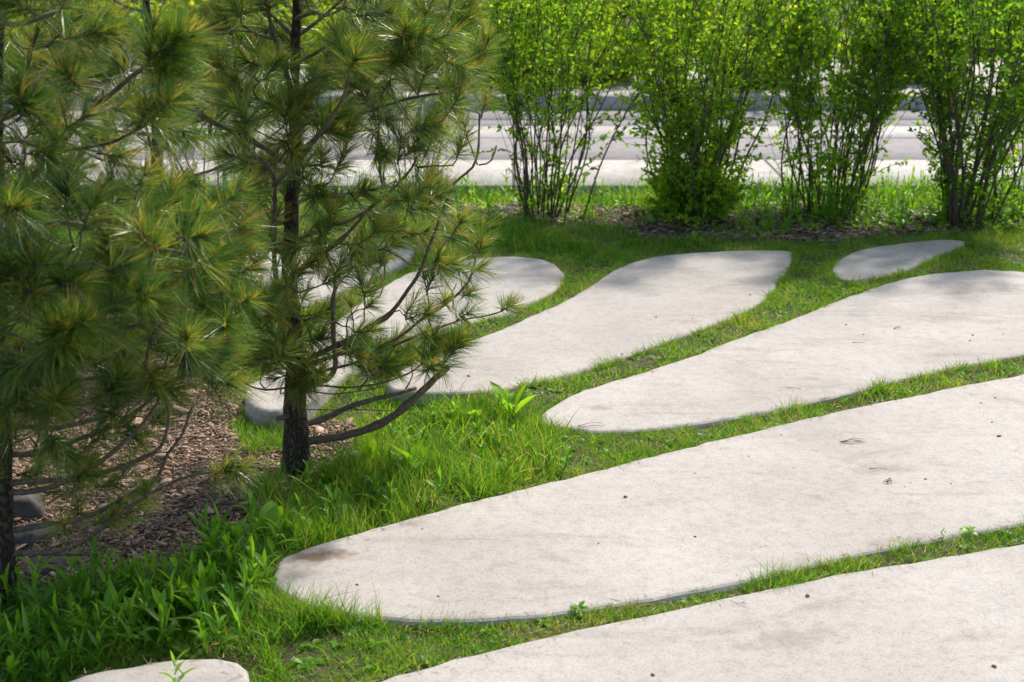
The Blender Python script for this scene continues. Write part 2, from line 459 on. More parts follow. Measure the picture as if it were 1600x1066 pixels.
for lab, px in SLABS:
    z = SLAB_Z
    pts = np.array([at(u, v, z)[:2] for u, v in px])
    pts = np.column_stack([pts, np.zeros(len(pts))])
    O = crom(pts, 0.045, closed=True)[:, :2]
    T = norm(np.roll(O, -1, 0) - np.roll(O, 1, 0))
    area = 0.5 * np.sum(O[:, 0] * np.roll(O[:, 1], -1) - np.roll(O[:, 0], -1) * O[:, 1])
    Nn = np.column_stack([T[:, 1], -T[:, 0]]) * (1 if area > 0 else -1)      # outward
    k = len(O)
    w1 = rng.normal(0, 0.0016, k) + 0.0035 * np.sin(np.arange(k) * .55 + rng.random() * 6) * np.sin(np.arange(k) * .171 + 1) + 0.002 * np.sin(np.arange(k) * 1.9)
    w1 += np.where(rng.random(k) < .03, .008, 0)
    rings = []
    for ins, zz in ((0.0, -0.10), (0.0, z - 0.016), (0.003, z - 0.007), (0.009, z - 0.002), (0.018, z)):
        r_ = O - Nn * (ins + w1[:, None] * (1 if ins else 0.6))
        rings.append(np.column_stack([r_, np.full(k, zz)]))
    V = np.concatenate(rings)
    j = np.arange(k); j2 = (j + 1) % k
    faces = []
    for rI in range(4):
        faces += [(a, b_, c, d) for a, b_, c, d in zip(rI * k + j, rI * k + j2, (rI + 1) * k + j2, (rI + 1) * k + j)]
    top = list(4 * k + j)
    if area < 0:
        faces = [tuple(reversed(f)) for f in faces]; top = top[::-1]
    me = bpy.data.meshes.new('concrete_slab')
    c0 = np.array([*O.mean(0), 0])
    me.from_pydata([tuple(p_) for p_ in (V - c0)], [], [tuple(int(a) for a in f) for f in faces] + [tuple(int(a) for a in top)])
    me.update()
    for p_ in me.polygons: p_.use_smooth = False
    me.materials.append(M['concrete'])
    o = bpy.data.objects.new('concrete_slab', me); C.objects.link(o); o.location = c0
    tag(o, lab, 'paving slab', 'petal-shaped paving slabs')
    slab_world.append(O)
slab_dist_cache = {}
def slab_mask(x, y, margin=0.0):
    """True where (x, y) lies on a slab, grown by margin (negative shrinks)"""
    r = np.zeros(x.shape, bool)
    for O in slab_world:
        bb = (x > O[:, 0].min() - .1) & (x < O[:, 0].max() + .1) & (y > O[:, 1].min() - .1) & (y < O[:, 1].max() + .1)
        idx = np.nonzero(bb)[0]
        if not len(idx): continue
        ins = inside(O, x[idx], y[idx])
        if margin:
            d = dist_poly(O, x[idx], y[idx])
            ins = (ins & (d > -margin)) if margin < 0 else (ins | (d < margin))
        r[idx] |= ins
    return r

# ------------------------------------------------------------------ promenade beyond the shrubs
def Yof(v, z): return at(800, v, z)[1]
def sheet(name, y0, y1, z, mat, thick=0.3, x0=-45, x1=45, bevel=0.012):
    mb = MB()
    prof = [(y0, z - thick), (y0, z - bevel), (y0 + bevel, z), (y1, z), (y1, z - thick)]
    V = []
    xx = np.linspace(x0, x1, 61)
    for X_ in xx: V += [(X_, a, b_) for a, b_ in prof]
    n = len(prof); q = []
    for a in range(60):
        for c in range(n - 1):
            q.append((a * n + c, (a + 1) * n + c, (a + 1) * n + c + 1, a * n + c + 1))
    mb.add(V, q)
    return tag(mb.build(name, mat, smooth=False), kind='structure')
zp = 0.10
ya, yb, yc, yd, ye = Yof(289, zp), Yof(250, zp), Yof(215, zp), Yof(197, zp), Yof(171, zp)
sheet('pavement', ya, yb - 0.004, zp, M['concrete_far'])
sheet('road', yb, yc - 0.004, zp - 0.006, M['asphalt'], 0.2)
sheet('pavement', yc, yd - 0.004, zp, M['concrete_far'], 0.2)
yj = Yof(187, zp)
sheet('path', yd, yj, zp - 0.004, M['asphalt_dark'], 0.2)
sheet('path', yj, yj + 0.06, zp - 0.012, M['joint'], 0.2)
sheet('path', yj + 0.06, ye, zp - 0.004, M['asphalt_dark'], 0.2)
zk = zp + 0.11
sheet('kerb', ye, ye + 0.45, zk, M['kerb'], 0.4)
sheet('pavement', ye + 0.454, 14.7, zk - 0.02, M['concrete_far'], 0.4)
# ------------------------------------------------------------------ pines
UP = np.array([0, 0, 1.0])
def unit(v): return v / (np.linalg.norm(v) + 1e-9)
NP = [1.0, 0.85, 0.25]
def shoot(mb, base, d, L, nf, nl, w, dark=0.0, flat=1.0):
    """one brush of needles along a young shoot, five needles to a bundle"""
    d = unit(d)
    a = unit(np.cross(d, rng.normal(size=3))); b_ = np.cross(d, a)
    t = rng.random(nf) ** 0.9
    phi = rng.random(nf) * 2 * math.pi
    ang = np.radians(rng.normal(68, 11, nf)) * (1 - 0.62 * t) + 0.03
    R_ = np.cos(phi)[:, None] * a + np.sin(phi)[:, None] * b_
    D = np.cos(ang)[:, None] * d + np.sin(ang)[:, None] * R_
    P = base + d * (t * L)[:, None]
    P = np.repeat(P, 5, 0); D = np.repeat(D, 5, 0)
    N = len(P)
    D = norm(D + rng.normal(0, 0.07, (N, 3)))
    ln = nl * np.repeat(rng.uniform(0.72, 1.12, nf), 5) * rng.uniform(0.93, 1.05, N)
    bend = np.column_stack([rng.normal(0, .06, N), rng.normal(0, .06, N), rng.normal(-.10, .07, N)]) * ln[:, None]
    rf = np.clip(rng.normal(0.47 - dark, 0.26, nf), 0.0, 0.87)
    o_ = rng.random(nf)
    rf = np.where(o_ > 0.965, rng.uniform(0.86, 0.98, nf), rf)
    r = np.clip(np.repeat(rf, 5) + rng.normal(0, .03, N), 0, 1)
    blades(mb, P, D, ln, w * rng.uniform(.8, 1.2, N), bend, NP, r)
    # the candle and its short new needles
    cl = rng.uniform(0.015, 0.045)
    n2 = 14
    P2 = base + d * (L + cl * rng.random(n2))[:, None]
    D2 = norm(unit(d + 0.5 * UP)[None] + rng.normal(0, .28, (n2, 3)))
    blades(mb, P2, D2, rng.uniform(.015, .038, n2), w * 1.3, rng.normal(0, .002, (n2, 3)), NP, rng.uniform(.78, .95, n2))
    blades(mb, np.repeat((base + d * L)[None], 2, 0), np.repeat(unit(d + 0.4 * UP)[None], 2, 0), cl + .01, 0.0032, np.zeros((2, 3)), [1, 1, .6], np.full(2, .93))

class Pine:
    def __init__(s, name, label, base, nl=0.085, nw=0.0012, nf=24):
        s.root = empty(name, tuple(base)); s.base = np.asarray(base, float)
        tag(s.root, label, 'pine tree', 'young pines')
        s.nodes, s.dirs, s.own, s.par = [], [], [], []
        s.wood, s.leafmb = {}, {}
        s.nl, s.nw, s.nf = nl, nw, nf
        s.nb = 0
    def trunk(s, pts, rads):
        A = np.column_stack([np.array(pts), np.array(rads)])
        A = crom(A, 0.04)
        s.tr = A
        mb = MB()
        k = len(A); P = A[:, :3]; n = 20
        ang = np.linspace(0, 2 * math.pi, n, endpoint=False)
        tube(mb, P + np.column_stack([rng.normal(0, .0012, (k, 2)), np.zeros(k)]), A[:, 3], n, rough=0.045)
        mb.build('trunk', M['bark'], s.root, loc=None).location = -s.base
        s.tmb_nodes(P, 0)
    def tmb_nodes(s, P, own):
        T = norm(np.gradient(P, axis=0))
        for p_, t_ in zip(P, T):
            s.nodes.append(p_); s.dirs.append(t_); s.own.append(own)
    def limb(s, pts, r0, r1, own=None, wob=0.0, nodes=True):
        if own is None:
            s.nb += 1; own = s.nb
            s.wood[own] = MB(); s.leafmb[own] = MB()
        P = crom(np.array(pts), 0.022)
        k = len(P)
        if wob:
            P = P + np.cumsum(rng.normal(0, wob, (k, 3)), 0) * np.linspace(0, 1, k)[:, None]
        rad = r0 + (r1 - r0) * np.linspace(0, 1, k) ** 0.8
        for _ in range(max(1, k // 9)):                       # knots
            i0 = rng.integers(0, k)
            rad = rad * (1 + 0.28 * np.exp(-((np.arange(k) - i0) / 1.1) ** 2))
        tube(s.wood[own], P, rad, 7 if r0 > .004 else 5, rough=0.06 if r0 > .004 else 0.0)
        if nodes:
            T = norm(np.gradient(P, axis=0))
            st = max(2, int(k * 0.16))
            for p_, t_ in zip(P[st:], T[st:]):
                s.nodes.append(p_); s.dirs.append(t_); s.own.append(own)
        return own, P
    def grow(s, targets, sizes, dark=0.0, maxd=0.42, inner=0.25, bare=0.0):
        """carry every target on a twig from the nearest wood; inner pulls the joint towards the trunk side"""
        N0 = np.array(s.nodes); D0 = np.array(s.dirs); own = list(s.own)
        axis = lambda z: np.array([np.interp(z, s.tr[:, 2], s.tr[:, 0]), np.interp(z, s.tr[:, 2], s.tr[:, 1])])
        order = np.argsort([np.linalg.norm(t[:2] - axis(t[2])) for t in targets])
        Nl = [n for n in N0]; Dl = [d for d in D0]
        for ii in order:
            tg = targets[ii]; sz = sizes[ii]
            NA = np.array(Nl)
            d = np.linalg.norm(NA - tg, axis=1)
            c = axis(tg[2]); rt = np.linalg.norm(tg[:2] - c)
            rn = np.linalg.norm(NA[:, :2] - c, axis=1)
            cost = d + np.maximum(0, rn - rt + 0.02) * 1.5 + np.maximum(0, NA[:, 2] - tg[2]) * 0.7 + (np.array(own) == 0) * 0.08
            j = int(np.argmin(cost))
            if own[j] == 0:
                s.nb += 1; ow = s.nb; s.wood[ow] = MB(); s.leafmb[ow] = MB()
            else: ow = own[j]
            if d[j] > maxd * 2.2: continue
            p0 = NA[j]; L = d[j]
            if L > 0.03:
                d0 = unit(0.5 * Dl[j] + unit(tg - p0) + np.array([0, 0, -0.1]))
                mid = p0 + d0 * L * 0.5 + rng.normal(0, .06, 3) * L
                k = max(3, int(L / 0.025))
                P = crom(np.array([p0, mid, tg]), L / k)
                P[1:-1] += rng.normal(0, .0025, (len(P) - 2, 3))
                r0 = 0.0016 + 0.0050 * min(1, L / .4)
                tube(s.wood[ow], P, np.linspace(r0, 0.0016, len(P)), 5)
                T = norm(np.gradient(P, axis=0))
                for p_, t_ in zip(P[1:], T[1:]):
                    Nl.append(p_); Dl.append(t_); own.append(ow)
                dend = T[-1]
            else: dend = Dl[j]
            if rng.random() < bare: continue
            out = np.array([*(tg[:2] - c), 0]); out = unit(out)
            dr = unit(0.75 * dend + 0.45 * UP + 0.3 * out + rng.normal(0, .18, 3))
            Ls = sz * rng.uniform(.05, .10)
            s.brush(ow, tg - dr * 0.01, dr, Ls, sz, dark)
            for _ in range(rng.integers(0, 2)):
                dr2 = unit(dr + rng.normal(0, .6, 3))
                b_ = tg - dend * rng.uniform(0.0, .03)
                s.brush(ow, b_, dr2, Ls * .7, sz * .9, dark, .6)
        s.nodes, s.dirs, s.own = Nl, Dl, own
    def brush(s, ow, base, d, L, sz, dark, k=1.0):
        tube(s.wood[ow], np.array([base, base + d * L * .5, base + d * L]), [.0024, .0022, .002], 5)
        shoot(s.leafmb[ow], base, d, L, max(6, int(s.nf * k * sz)), s.nl * (0.55 + .45 * sz), s.nw, dark + rng.normal(0, .07))
    def finish(s):
        for k in s.wood:
            b = s.wood[k].build('branch', M['twigbark'], s.root, loc=None)
            if b is None: continue
            b.location = -s.base
            s.leafmb[k].build('needles', M['needles'], b, smooth=False)

def px_line(pts, Y, off0=0.0, off1=0.0):
    n = len(pts)
    ln = np.concatenate([[0], np.cumsum([math.dist(pts[i], pts[i + 1]) for i in range(n - 1)])]); ln = ln / ln[-1]
    return [atY(u, v, Y + off0 + (off1 - off0) * l) for (u, v), l in zip(pts, ln)]
def in_poly(poly, n):
    p = np.array(poly, float); out = []
    lo, hi = p.min(0), p.max(0)
    while len(out) < n:
        q = lo + rng.random((n * 3, 2)) * (hi - lo)
        out += list(q[inside(p, q[:, 0], q[:, 1])])
    return out[:n]

# ---- the middle pine
Yc = float(at(465, 738, 0.0)[1])
pine = Pine('pine_tree', 'middle pine with a bare dark trunk rising beside the pale petal slabs', at(465, 738, -0.01), nl=.088, nw=.0012, nf=56)
tr = [(465,745),(463,690),(460,640),(462,560),(455,480),(452,400),(456,330),(462,250),(462,200),(459,140),(462,60),(464,0),(462,-90),(466,-180),(463,-260)]
rd = [.050,.041,.034,.027,.0235,.022,.021,.019,.0175,.0155,.0135,.012,.011,.008,.004]
pine.trunk(px_line(tr, Yc), rd)
def BR(T_, Y_, spec):
    out = []
    for pts, o0, o1, r0, r1 in spec:
        out.append(T_.limb(px_line(pts, Y_, o0, o1), r0, r1, wob=0.0007))
    return out
BR(pine, Yc, [
 ([(470,690),(500,687),(530,682),(570,672),(610,653),(650,620),(680,592),(698,575)], 0, -.12, .0135, .010),
 ([(470,664),(500,656),(540,638),(580,624),(620,614),(648,606)], 0, .10, .0105, .0065),
 ([(465,597),(490,597),(512,592),(524,572),(522,540),(521,500),(521,471),(523,430),(512,399),(500,375)], 0, -.18, .011, .003),
 ([(462,572),(500,552),(539,534),(584,507),(611,489),(638,453),(656,426),(674,381),(692,336),(706,300),(720,282),(740,266),(750,240),(752,205),(753,182)], 0, -.05, .0095, .0028),
 ([(463,580),(500,564),(539,552),(584,543),(620,530),(656,503),(692,480),(724,453),(740,426),(747,385)], 0, .16, .0085, .0028),
 ([(463,588),(520,576),(560,565),(640,530),(690,510),(728,498),(762,492),(785,485)], 0, .05, .0055, .0024),
 ([(460,205),(500,176),(540,150),(589,107),(614,96),(642,82),(665,67),(693,50),(712,31)], 0, .05, .0088, .0035),
 ([(462,245),(520,195),(580,172),(608,162),(642,152),(681,145),(704,141),(732,121),(749,103)], 0, -.08, .0078, .003),
 ([(428,289),(445,272),(456,259),(476,239),(496,214),(518,183),(535,150),(544,122)], -.12, -.42, .0085, .004),
 ([(458,500),(444,470),(432,440),(427,380),(427,290),(415,262),(400,248)], 0, -.14, .0105, .005),
 ([(455,432),(490,408),(530,377),(553,354),(580,322),(597,300),(594,273),(591,230),(592,178)], 0, .10, .0075, .003),
 ([(456,380),(500,360),(560,338),(611,298),(634,276),(648,256),(651,247)], 0, -.10, .0075, .003),
 ([(651,262),(680,259),(707,258),(716,240)], -.09, -.10, .003, .002),
 ([(748,258),(760,256),(768,250),(775,228)], -.05, -.03, .0025, .0018),
 ([(746,258),(738,235),(729,214)], -.05, -.07, .0025, .0018),
 ([(728,372),(712,352),(690,330),(672,315)], -.05, -.12, .0028, .002),
 ([(459,262),(430,242),(400,224),(352,201),(318,183),(281,160),(253,142)], 0, -.22, .0082, .0045),
 ([(459,146),(452,130),(446,108),(437,85),(430,62),(421,28),(417,0)], 0, -.10, .0085, .0055),
 ([(430,62),(415,57),(395,50),(380,40)], -.06, -.14, .004, .0025),
 ([(455,347),(430,348),(390,346),(350,343),(310,352)], 0, .10, .0065, .0035),
 ([(453,400),(430,392),(408,386),(390,389),(368,400)], 0, -.12, .0065, .0035),
 ([(457,500),(427,480),(395,464),(363,457),(330,464)], 0, -.05, .0065, .0035),
 ([(460,604),(440,607),(415,609),(390,603),(375,592)], 0, -.05, .004, .002),
 ([(466,598),(500,602),(539,606),(575,602),(602,597),(640,583),(660,568)], 0, -.06, .0042, .002),
 ([(466,608),(490,612),(520,616),(560,612),(600,606)], 0, .03, .003, .0016),
 ([(463,640),(447,652),(433,656)], 0, -.05, .010, .006),
 ([(462,590),(446,560),(430,540),(395,525),(360,520)], 0, -.10, .0065, .003),
 ([(466,640),(520,640),(570,640),(615,643)], 0, .04, .0022, .0012),
 ([(461,60),(500,30),(540,-5),(570,-30)], 0, .05, .0065, .003),
 ([(461,100),(490,85),(530,60),(560,40)], 0, -.15, .006, .003),
 ([(462,60),(420,20),(380,-10),(350,-35)], 0, .10, .006, .003),
 ([(461,30),(490,20),(510,25),(540,10)], 0, -.35, .006, .003),
 ([(460,180),(420,160),(390,150),(360,120)], 0, .25, .006, .003),
 ([(459,320),(500,300),(540,300),(590,290)], 0, .35, .006, .003),
 ([(462,-30),(530,-90),(590,-130)], 0, .1, .006, .003), ([(462,-40),(400,-90),(330,-120)], 0, .0, .006, .003),
 ([(462,-40),(470,-80),(500,-120)], 0, -.35, .006, .003), ([(463,-120),(500,-180),(540,-220)], 0, .1, .005, .003),
 ([(463,-120),(420,-180),(400,-220)], 0, -.1, .005, .003),
])
def fill(T_, Y_, poly, n, ymin, ymax, smin=.8, smax=1.1, dark=0.0, bare=0.0, **kw):
    pts = in_poly(poly, n)
    tg = [atY(u, v, Y_ + rng.uniform(ymin, ymax)) for u, v in pts]
    T_.grow(tg, rng.uniform(smin, smax, n), dark, bare=bare, **kw)
def spots(T_, Y_, lst, dark=0.0):
    T_.grow([atY(u, v, Y_ + o) for u, v, o, s_ in lst], [s_ for *_, s_ in lst], dark)
spots(pine, Yc, [(545,112,-.44,1.35),(540,95,-.40,1.25),(700,38,.05,1.25),(680,55,.02,1.2),(718,22,.05,1.1),(560,25,0,1.1),(738,112,-.08,1.15),(712,132,-.08,1.1),
  (655,140,-.06,.9),(753,180,-.05,.7),(729,212,-.07,.6),(717,238,-.1,.6),(592,175,.1,.9),(640,235,-.1,1.0),(665,240,-.1,.9),(622,252,-.1,.9),
  (251,140,-.22,1.3),(505,205,-.25,1.1),(495,195,-.2,1.1),(450,215,-.2,1.0),(787,484,.05,.62),(745,380,.16,.9),(747,395,.12,.8),(672,315,-.12,1.0),(640,330,-.1,1.0),
  (700,560,-.12,.9),(705,545,-.12,.8),(690,575,-.12,.8),(715,500,.0,.8),(660,565,-.06,.8),(350,50,-.1,1.1),(340,40,-.1,1.1),(420,10,-.1,1.1),(430,170,-.1,1.0),
  (380,165,-.1,1.0),(460,600,-.06,1.0),(452,610,-.07,.9),(458,585,-.05,.9),(470,575,-.06,.9),(590,210,-.05,.6),(512,395,-.18,1.0)])
fill(pine, Yc, [(330,-40),(600,-40),(700,-20),(720,60),(740,130),(690,190),(600,240),(520,280),(460,300),(380,330),(330,300),(300,180)], 108, -.35, .40)
fill(pine, Yc, [(360,300),(560,280),(690,290),(720,360),(745,440),(730,520),(690,570),(600,560),(500,520),(440,480),(360,420)], 92, -.32, .32, .6, .95, bare=0.12)
fill(pine, Yc, [(340,420),(460,470),(600,560),(690,580),(600,600),(480,600),(380,570),(340,520)], 62, -.25, .20, .6, .9, bare=0.12)
fill(pine, Yc, [(300,-260),(640,-260),(640,-40),(300,-40)], 60, -.3, .3)
pine.finish()

# ---- the left pine, nearer the camera
Yl = float(at(5, 958, 0.0)[1])
pl = Pine('pine_tree', 'nearest pine at the left edge with dense soft clumps of needles', at(5, 958, -0.01), nl=0.086, nw=0.0012, nf=58)
pl.trunk(px_line([(6,975),(6,900),(5,850),(3,700),(1,520),(2,380),(-3,250),(-2,150),(0,60),(2,0),(0,-120),(-4,-240),(0,-330)], Yl), [.031,.028,.026,.023,.020,.017,.013,.010,.009,.0085,.007,.005,.003])
BR(pl, Yl, [
 ([(2,385),(15,320),(40,288),(84,240),(120,200),(141,175),(183,144),(208,124),(240,106)], 0, -.18, .0085, .005),
 ([(84,238),(130,231),(175,222),(214,203),(232,190)], -.09, -.22, .0045, .003),
 ([(62,262),(84,225),(75,200),(55,180),(42,172)], -.07, -.2, .0045, .003),
 ([(2,385),(30,356),(60,349),(90,347),(124,352),(165,357),(215,355),(262,352),(315,345),(337,331)], 0, -.05, .0075, .003),
 ([(165,357),(191,352),(214,371),(229,394),(240,424)], -.03, -.25, .0045, .003),
 ([(20,330),(45,370),(70,395),(100,420)], 0, -.3, .006, .003),
 ([(3,665),(70,668),(130,660),(180,640),(216,610),(229,570),(240,525),(262,495),(287,463)], 0, -.18, .0078, .003),
 ([(3,770),(66,765),(140,733),(201,687),(245,635),(262,600)], 0, -.12, .0078, .003),
 ([(3,760),(17,755),(66,751),(122,749),(184,731),(227,714),(249,700),(258,679),(262,648),(253,613)], 0, -.05, .0082, .003),
 ([(3,832),(40,826),(87,818),(131,810),(175,788),(218,762),(245,744),(262,705),(282,679),(301,631)], 0, .05, .0085, .003),
 ([(4,868),(40,864),(87,862),(130,845),(166,818),(205,790),(245,766),(297,742),(350,735),(362,728)], 0, -.08, .007, .0025),
 ([(4,862),(60,866),(120,866),(150,868)], 0, .10, .005, .003),
 ([(3,712),(66,707),(131,683),(175,665),(227,630),(250,600),(262,560)], 0, .15, .0075, .003),
 ([(2,560),(50,540),(100,530),(160,520),(220,505),(250,500)], 0, -.40, .0075, .004),
 ([(2,520),(60,470),(130,430),(200,410),(270,400),(330,380)], 0, .12, .0075, .003),
 ([(1,600),(80,600),(150,590),(220,580),(290,570),(340,545)], 0, .02, .0075, .003),
 ([(2,620),(30,590),(60,560),(90,530)], 0, -.5, .0075, .004),
 ([(0,36),(30,38),(60,30),(90,20)], 0, -.35, .006, .004),
 ([(-2,190),(40,150),(70,110),(100,80),(150,60)], 0, .25, .006, .003),
 ([(-2,190),(60,160),(100,130),(145,125),(155,128)], 0, .05, .006, .003),
 ([(1,440),(-50,400),(-130,360)], 0, .05, .007, .003), ([(2,640),(-80,600),(-160,560)], 0, -.1, .008, .003), ([(0,200),(-60,150),(-120,110)], 0, .0, .006, .003),
 ([(1,480),(10,430),(20,400)], 0, .45, .007, .003), ([(1,640),(20,600),(40,570)], 0, .5, .007, .003), ([(0,250),(-10,210),(20,170)], 0, -.4, .006, .003),
 ([(3,760),(-60,730),(-140,700)], 0, .1, .008, .003), ([(0,-60),(50,-120),(100,-160)], 0, .0, .005, .003), ([(0,-60),(-50,-120),(-90,-160)], 0, -.1, .005, .003),
])
spots(pl, Yl, [(244,100,-.18,1.35),(255,92,-.18,1.2),(236,92,-.2,1.2),(232,188,-.22,1.2),(215,200,-.2,1.1),(40,170,-.2,1.1),(30,185,-.2,1.0),(92,520,-.5,1.35),(95,535,-.5,1.3),
  (85,545,-.48,1.2),(20,420,-.4,1.3),(10,440,-.4,1.2),(240,430,-.25,1.2),(190,460,-.3,1.3),(180,450,-.3,1.2),(337,330,-.05,1.0),(285,460,-.18,1.1),(300,440,-.15,1.2),
  (340,385,-.05,1.2),(330,400,-.05,1.2),(280,560,-.2,1.1),(335,555,0,1.1),(345,400,.05,1.1),(355,730,-.08,.7),(340,738,-.08,.7),(50,20,-.4,1.3),(30,10,-.4,1.3),(95,15,-.35,1.2),
  (80,640,-.35,1.2),(75,680,-.35,1.1),(40,240,-.3,1.1)])
fill(pl, Yl, [(-150,-60),(140,-60),(170,40),(270,90),(270,180),(240,260),(120,300),(-150,300)], 46, -.40, .35)
fill(pl, Yl, [(-150,280),(120,290),(260,300),(345,330),(372,430),(372,540),(330,600),(240,640),(60,660),(-150,660)], 150, -.50, .38, .85, 1.15, dark=.04)
fill(pl, Yl, [(-120,600),(250,600),(265,680),(230,740),(130,770),(-120,790)], 26, -.35, .3, .6, .85, dark=.02, bare=.2)
fill(pl, Yl, [(90,740),(330,725),(360,735),(260,790),(180,820),(60,840)], 14, -.2, .15, .45, .65, bare=.3)
fill(pl, Yl, [(-160,-330),(160,-330),(160,-60),(-160,-60)], 40, -.3, .3)
pl.finish()

# ---- the third pine behind, seen through the other two
Yb = 5.75
bx = atY(262, 430, Yb)[0]
pb = Pine('pine_tree', 'pine standing behind and between the other two pines', (bx, Yb, -0.01), nl=0.085, nw=0.0018, nf=34)
Hb = 1.95
pb.trunk([(bx, Yb, -.02), (bx - .02, Yb, .5), (bx + .01, Yb, 1.0), (bx - .01, Yb, 1.5), (bx + .01, Yb, Hb)], [.036, .028, .02, .012, .004])
for k in range(34):
    z = 0.22 + (Hb - .35) * (k / 33) ** 1.0
    a = k * 2.4 + rng.normal(0, .2)
    L = 0.68 * (1 - (z / (Hb + .35)) ** 1.6) * rng.uniform(.8, 1.1)
    dx, dy = math.cos(a), math.sin(a)
    x0 = np.interp(z, pb.tr[:, 2], pb.tr[:, 0])
    pb.limb([(x0, Yb, z), (x0 + dx * L * .4, Yb + dy * L * .4, z + L * .08), (x0 + dx * L * .8, Yb + dy * L * .8, z + L * .3), (x0 + dx * L, Yb + dy * L, z + L * .5)], .008, .003, wob=.0008)
n = 215
tg = []
for _ in range(n):
    z = rng.uniform(.2, Hb + .05); a = rng.random() * 6.283
    rr = (0.72 * (1 - (z / (Hb + .35)) ** 1.6) + .05) * rng.uniform(.35, 1.05) ** .7
    tg.append(np.array([bx + math.cos(a) * rr, Yb + math.sin(a) * rr, z + rr * .35]))
pb.grow(tg, rng.uniform(.85, 1.15, n), 0.0)
pb.finish()

# ------------------------------------------------------------------ shrubs
LEAFP = [0.25, 1.0, 0.15]
def leaves(mb, P, D, L, r, wr=0.55):
    N = len(P)
    blades(mb, P, D, L, L * wr, np.column_stack([np.zeros((N, 2)), -0.15 * np.broadcast_to(L, (N,))]), LEAFP, r)
def shrub(name, label, base, H, spread, ncane, t0, ntwig, nleaf, ll, mat, group, lean=(0, 0), cane_r=.006, twl=.22, cat='shrub', low=0.0, r_mu=.5, fan=1.0, stems=True):
    root = empty(name, tuple(base)); tag(root, label, cat, group)
    fol = MB(); b0 = np.asarray(base, float)
    for c in range(ncane):
        a = rng.random() * 6.283; q = rng.random() ** .6
        off = np.array([math.cos(a), math.sin(a), 0]) * .17 * rng.random() ** .7 * fan
        out = np.array([math.cos(a), math.sin(a), 0]) * spread * q + np.array([*lean, 0])
        h = H * rng.uniform(.78, 1.05) * (1 - .12 * q)
        tt = np.linspace(0, 1, 5)
        P = np.array([off + out * (t ** 1.25) + UP * h * t + np.array([*rng.normal(0, .034, 2), 0]) * (t > 0) for t in tt])
        P = crom(P, .05)
        w = MB()
        k = len(P)
        tube(w, P, np.linspace(cane_r * rng.uniform(.7, 1.15), cane_r * .3, k), 6)
        nt_ = int(ntwig * rng.uniform(.7, 1.3))
        ts = t0 + (1 - t0) * rng.random(nt_) ** .8
        if low: ts = np.concatenate([ts, rng.uniform(.02, max(t0, .15), max(0, int(low * nt_)))])
        for t in ts:
            i0 = min(k - 1, int(t * (k - 1)))
            aa = rng.random() * 6.283
            d = unit(np.array([math.cos(aa), math.sin(aa), rng.uniform(.0, 1.1)]))
            L = twl * rng.uniform(.4, 1.1) * (1.1 - .4 * t)
            e = P[i0] + d * L + np.array([0, 0, .12 * L])
            m_ = (P[i0] + e) / 2 + rng.normal(0, .07, 3) * L
            Q = crom(np.array([P[i0], m_, e]), .04)
            tube(w, Q, np.linspace(.0020, .0009, len(Q)), 3)
            nn = max(3, int(nleaf * L / twl * rng.uniform(.8, 1.2)))
            s_ = rng.random(nn)
            B = P[i0] + (m_ - P[i0]) * (2 * s_)[:, None]
            B = np.where((s_ > .5)[:, None], m_ + (e - m_) * (2 * s_ - 1)[:, None], B)
            D = norm(d * .5 + rng.normal(0, .6, (nn, 3)) + np.array([0, 0, .15]))
            leaves(fol, B, D, ll * rng.uniform(.55, 1.15, nn), np.clip(rng.normal(r_mu, .24, nn) + rng.normal(0, .08), 0, 1))
        for _ in range(3 if k > 12 else 0):                        # forks
            i0 = int(rng.integers(int(k * .15), int(k * .6))); L = H * rng.uniform(.25, .5)
            dd = unit((P[i0 + 1] - P[i0]) / np.linalg.norm(P[i0 + 1] - P[i0]) + np.array([*rng.normal(0, .28, 2), .1]))
            tube(w, crom(np.array([P[i0], P[i0] + dd * L * .5 + rng.normal(0, .015, 3), P[i0] + dd * L + np.array([0, 0, .06])]), .05), np.linspace(cane_r * .5, cane_r * .2, 2)[1], 4)
        if stems: w.build('stem', M['stem'], root)
    fol.build('foliage', mat, root, smooth=False)
    return root
def gp(u, v):
    p_ = at(u, v, .05); return (p_[0], p_[1], float(gz(p_[0], p_[1])) - .01)
G1 = 'leafy shrubs in a row behind the slabs'
shrub('leafy_shrub', 'vase shaped shrub with many bare lower stems left of the dense shrub', gp(862, 348), 1.6, .46, 28, .40, 29, 24, .031, M['leaf'], G1, twl=.24, low=.10, lean=(.13, 0), r_mu=.48)
shrub('leafy_shrub', 'dense bushy shrub leafy right down to the soil, beyond the squared slab end', gp(1088, 350), 1.65, .54, 32, .12, 38, 24, .031, M['leaf'], G1, low=.40, r_mu=.55, twl=.24)
shrub('leafy_shrub', 'shrub with dark leaning stems between the dense bush and the small slab', gp(1300, 340), 1.65, .56, 31, .36, 37, 25, .031, M['leaf'], G1, twl=.24, low=.12, r_mu=.36, lean=(.03, 0))
shrub('leafy_shrub', 'tall multi stemmed shrub with thick dark base right behind the small slab', gp(1500, 356), 1.7, .60, 32, .35, 36, 25, .031, M['leaf'], G1, twl=.24, low=.15, r_mu=.28, cane_r=.0075)
shrub('leafy_shrub', 'slim shrub of a few thin stems at the right edge', gp(1592, 352), 1.55, .20, 7, .35, 24, 22, .033, M['leaf'], G1, low=.3, r_mu=.5)
shrub('leafy_shrub', 'sparse low shrub with yellowish leaves seen through the middle pine', gp(640, 318), .72, .30, 12, .2, 8, 14, .024, M['leaf'], G1, low=.4, r_mu=.7)
shrub('leafy_shrub', 'small thin shrub seen through the left needles of the middle pine', gp(330, 330), .75, .28, 10, .2, 8, 14, .024, M['leaf'], G1, low=.4, r_mu=.6)
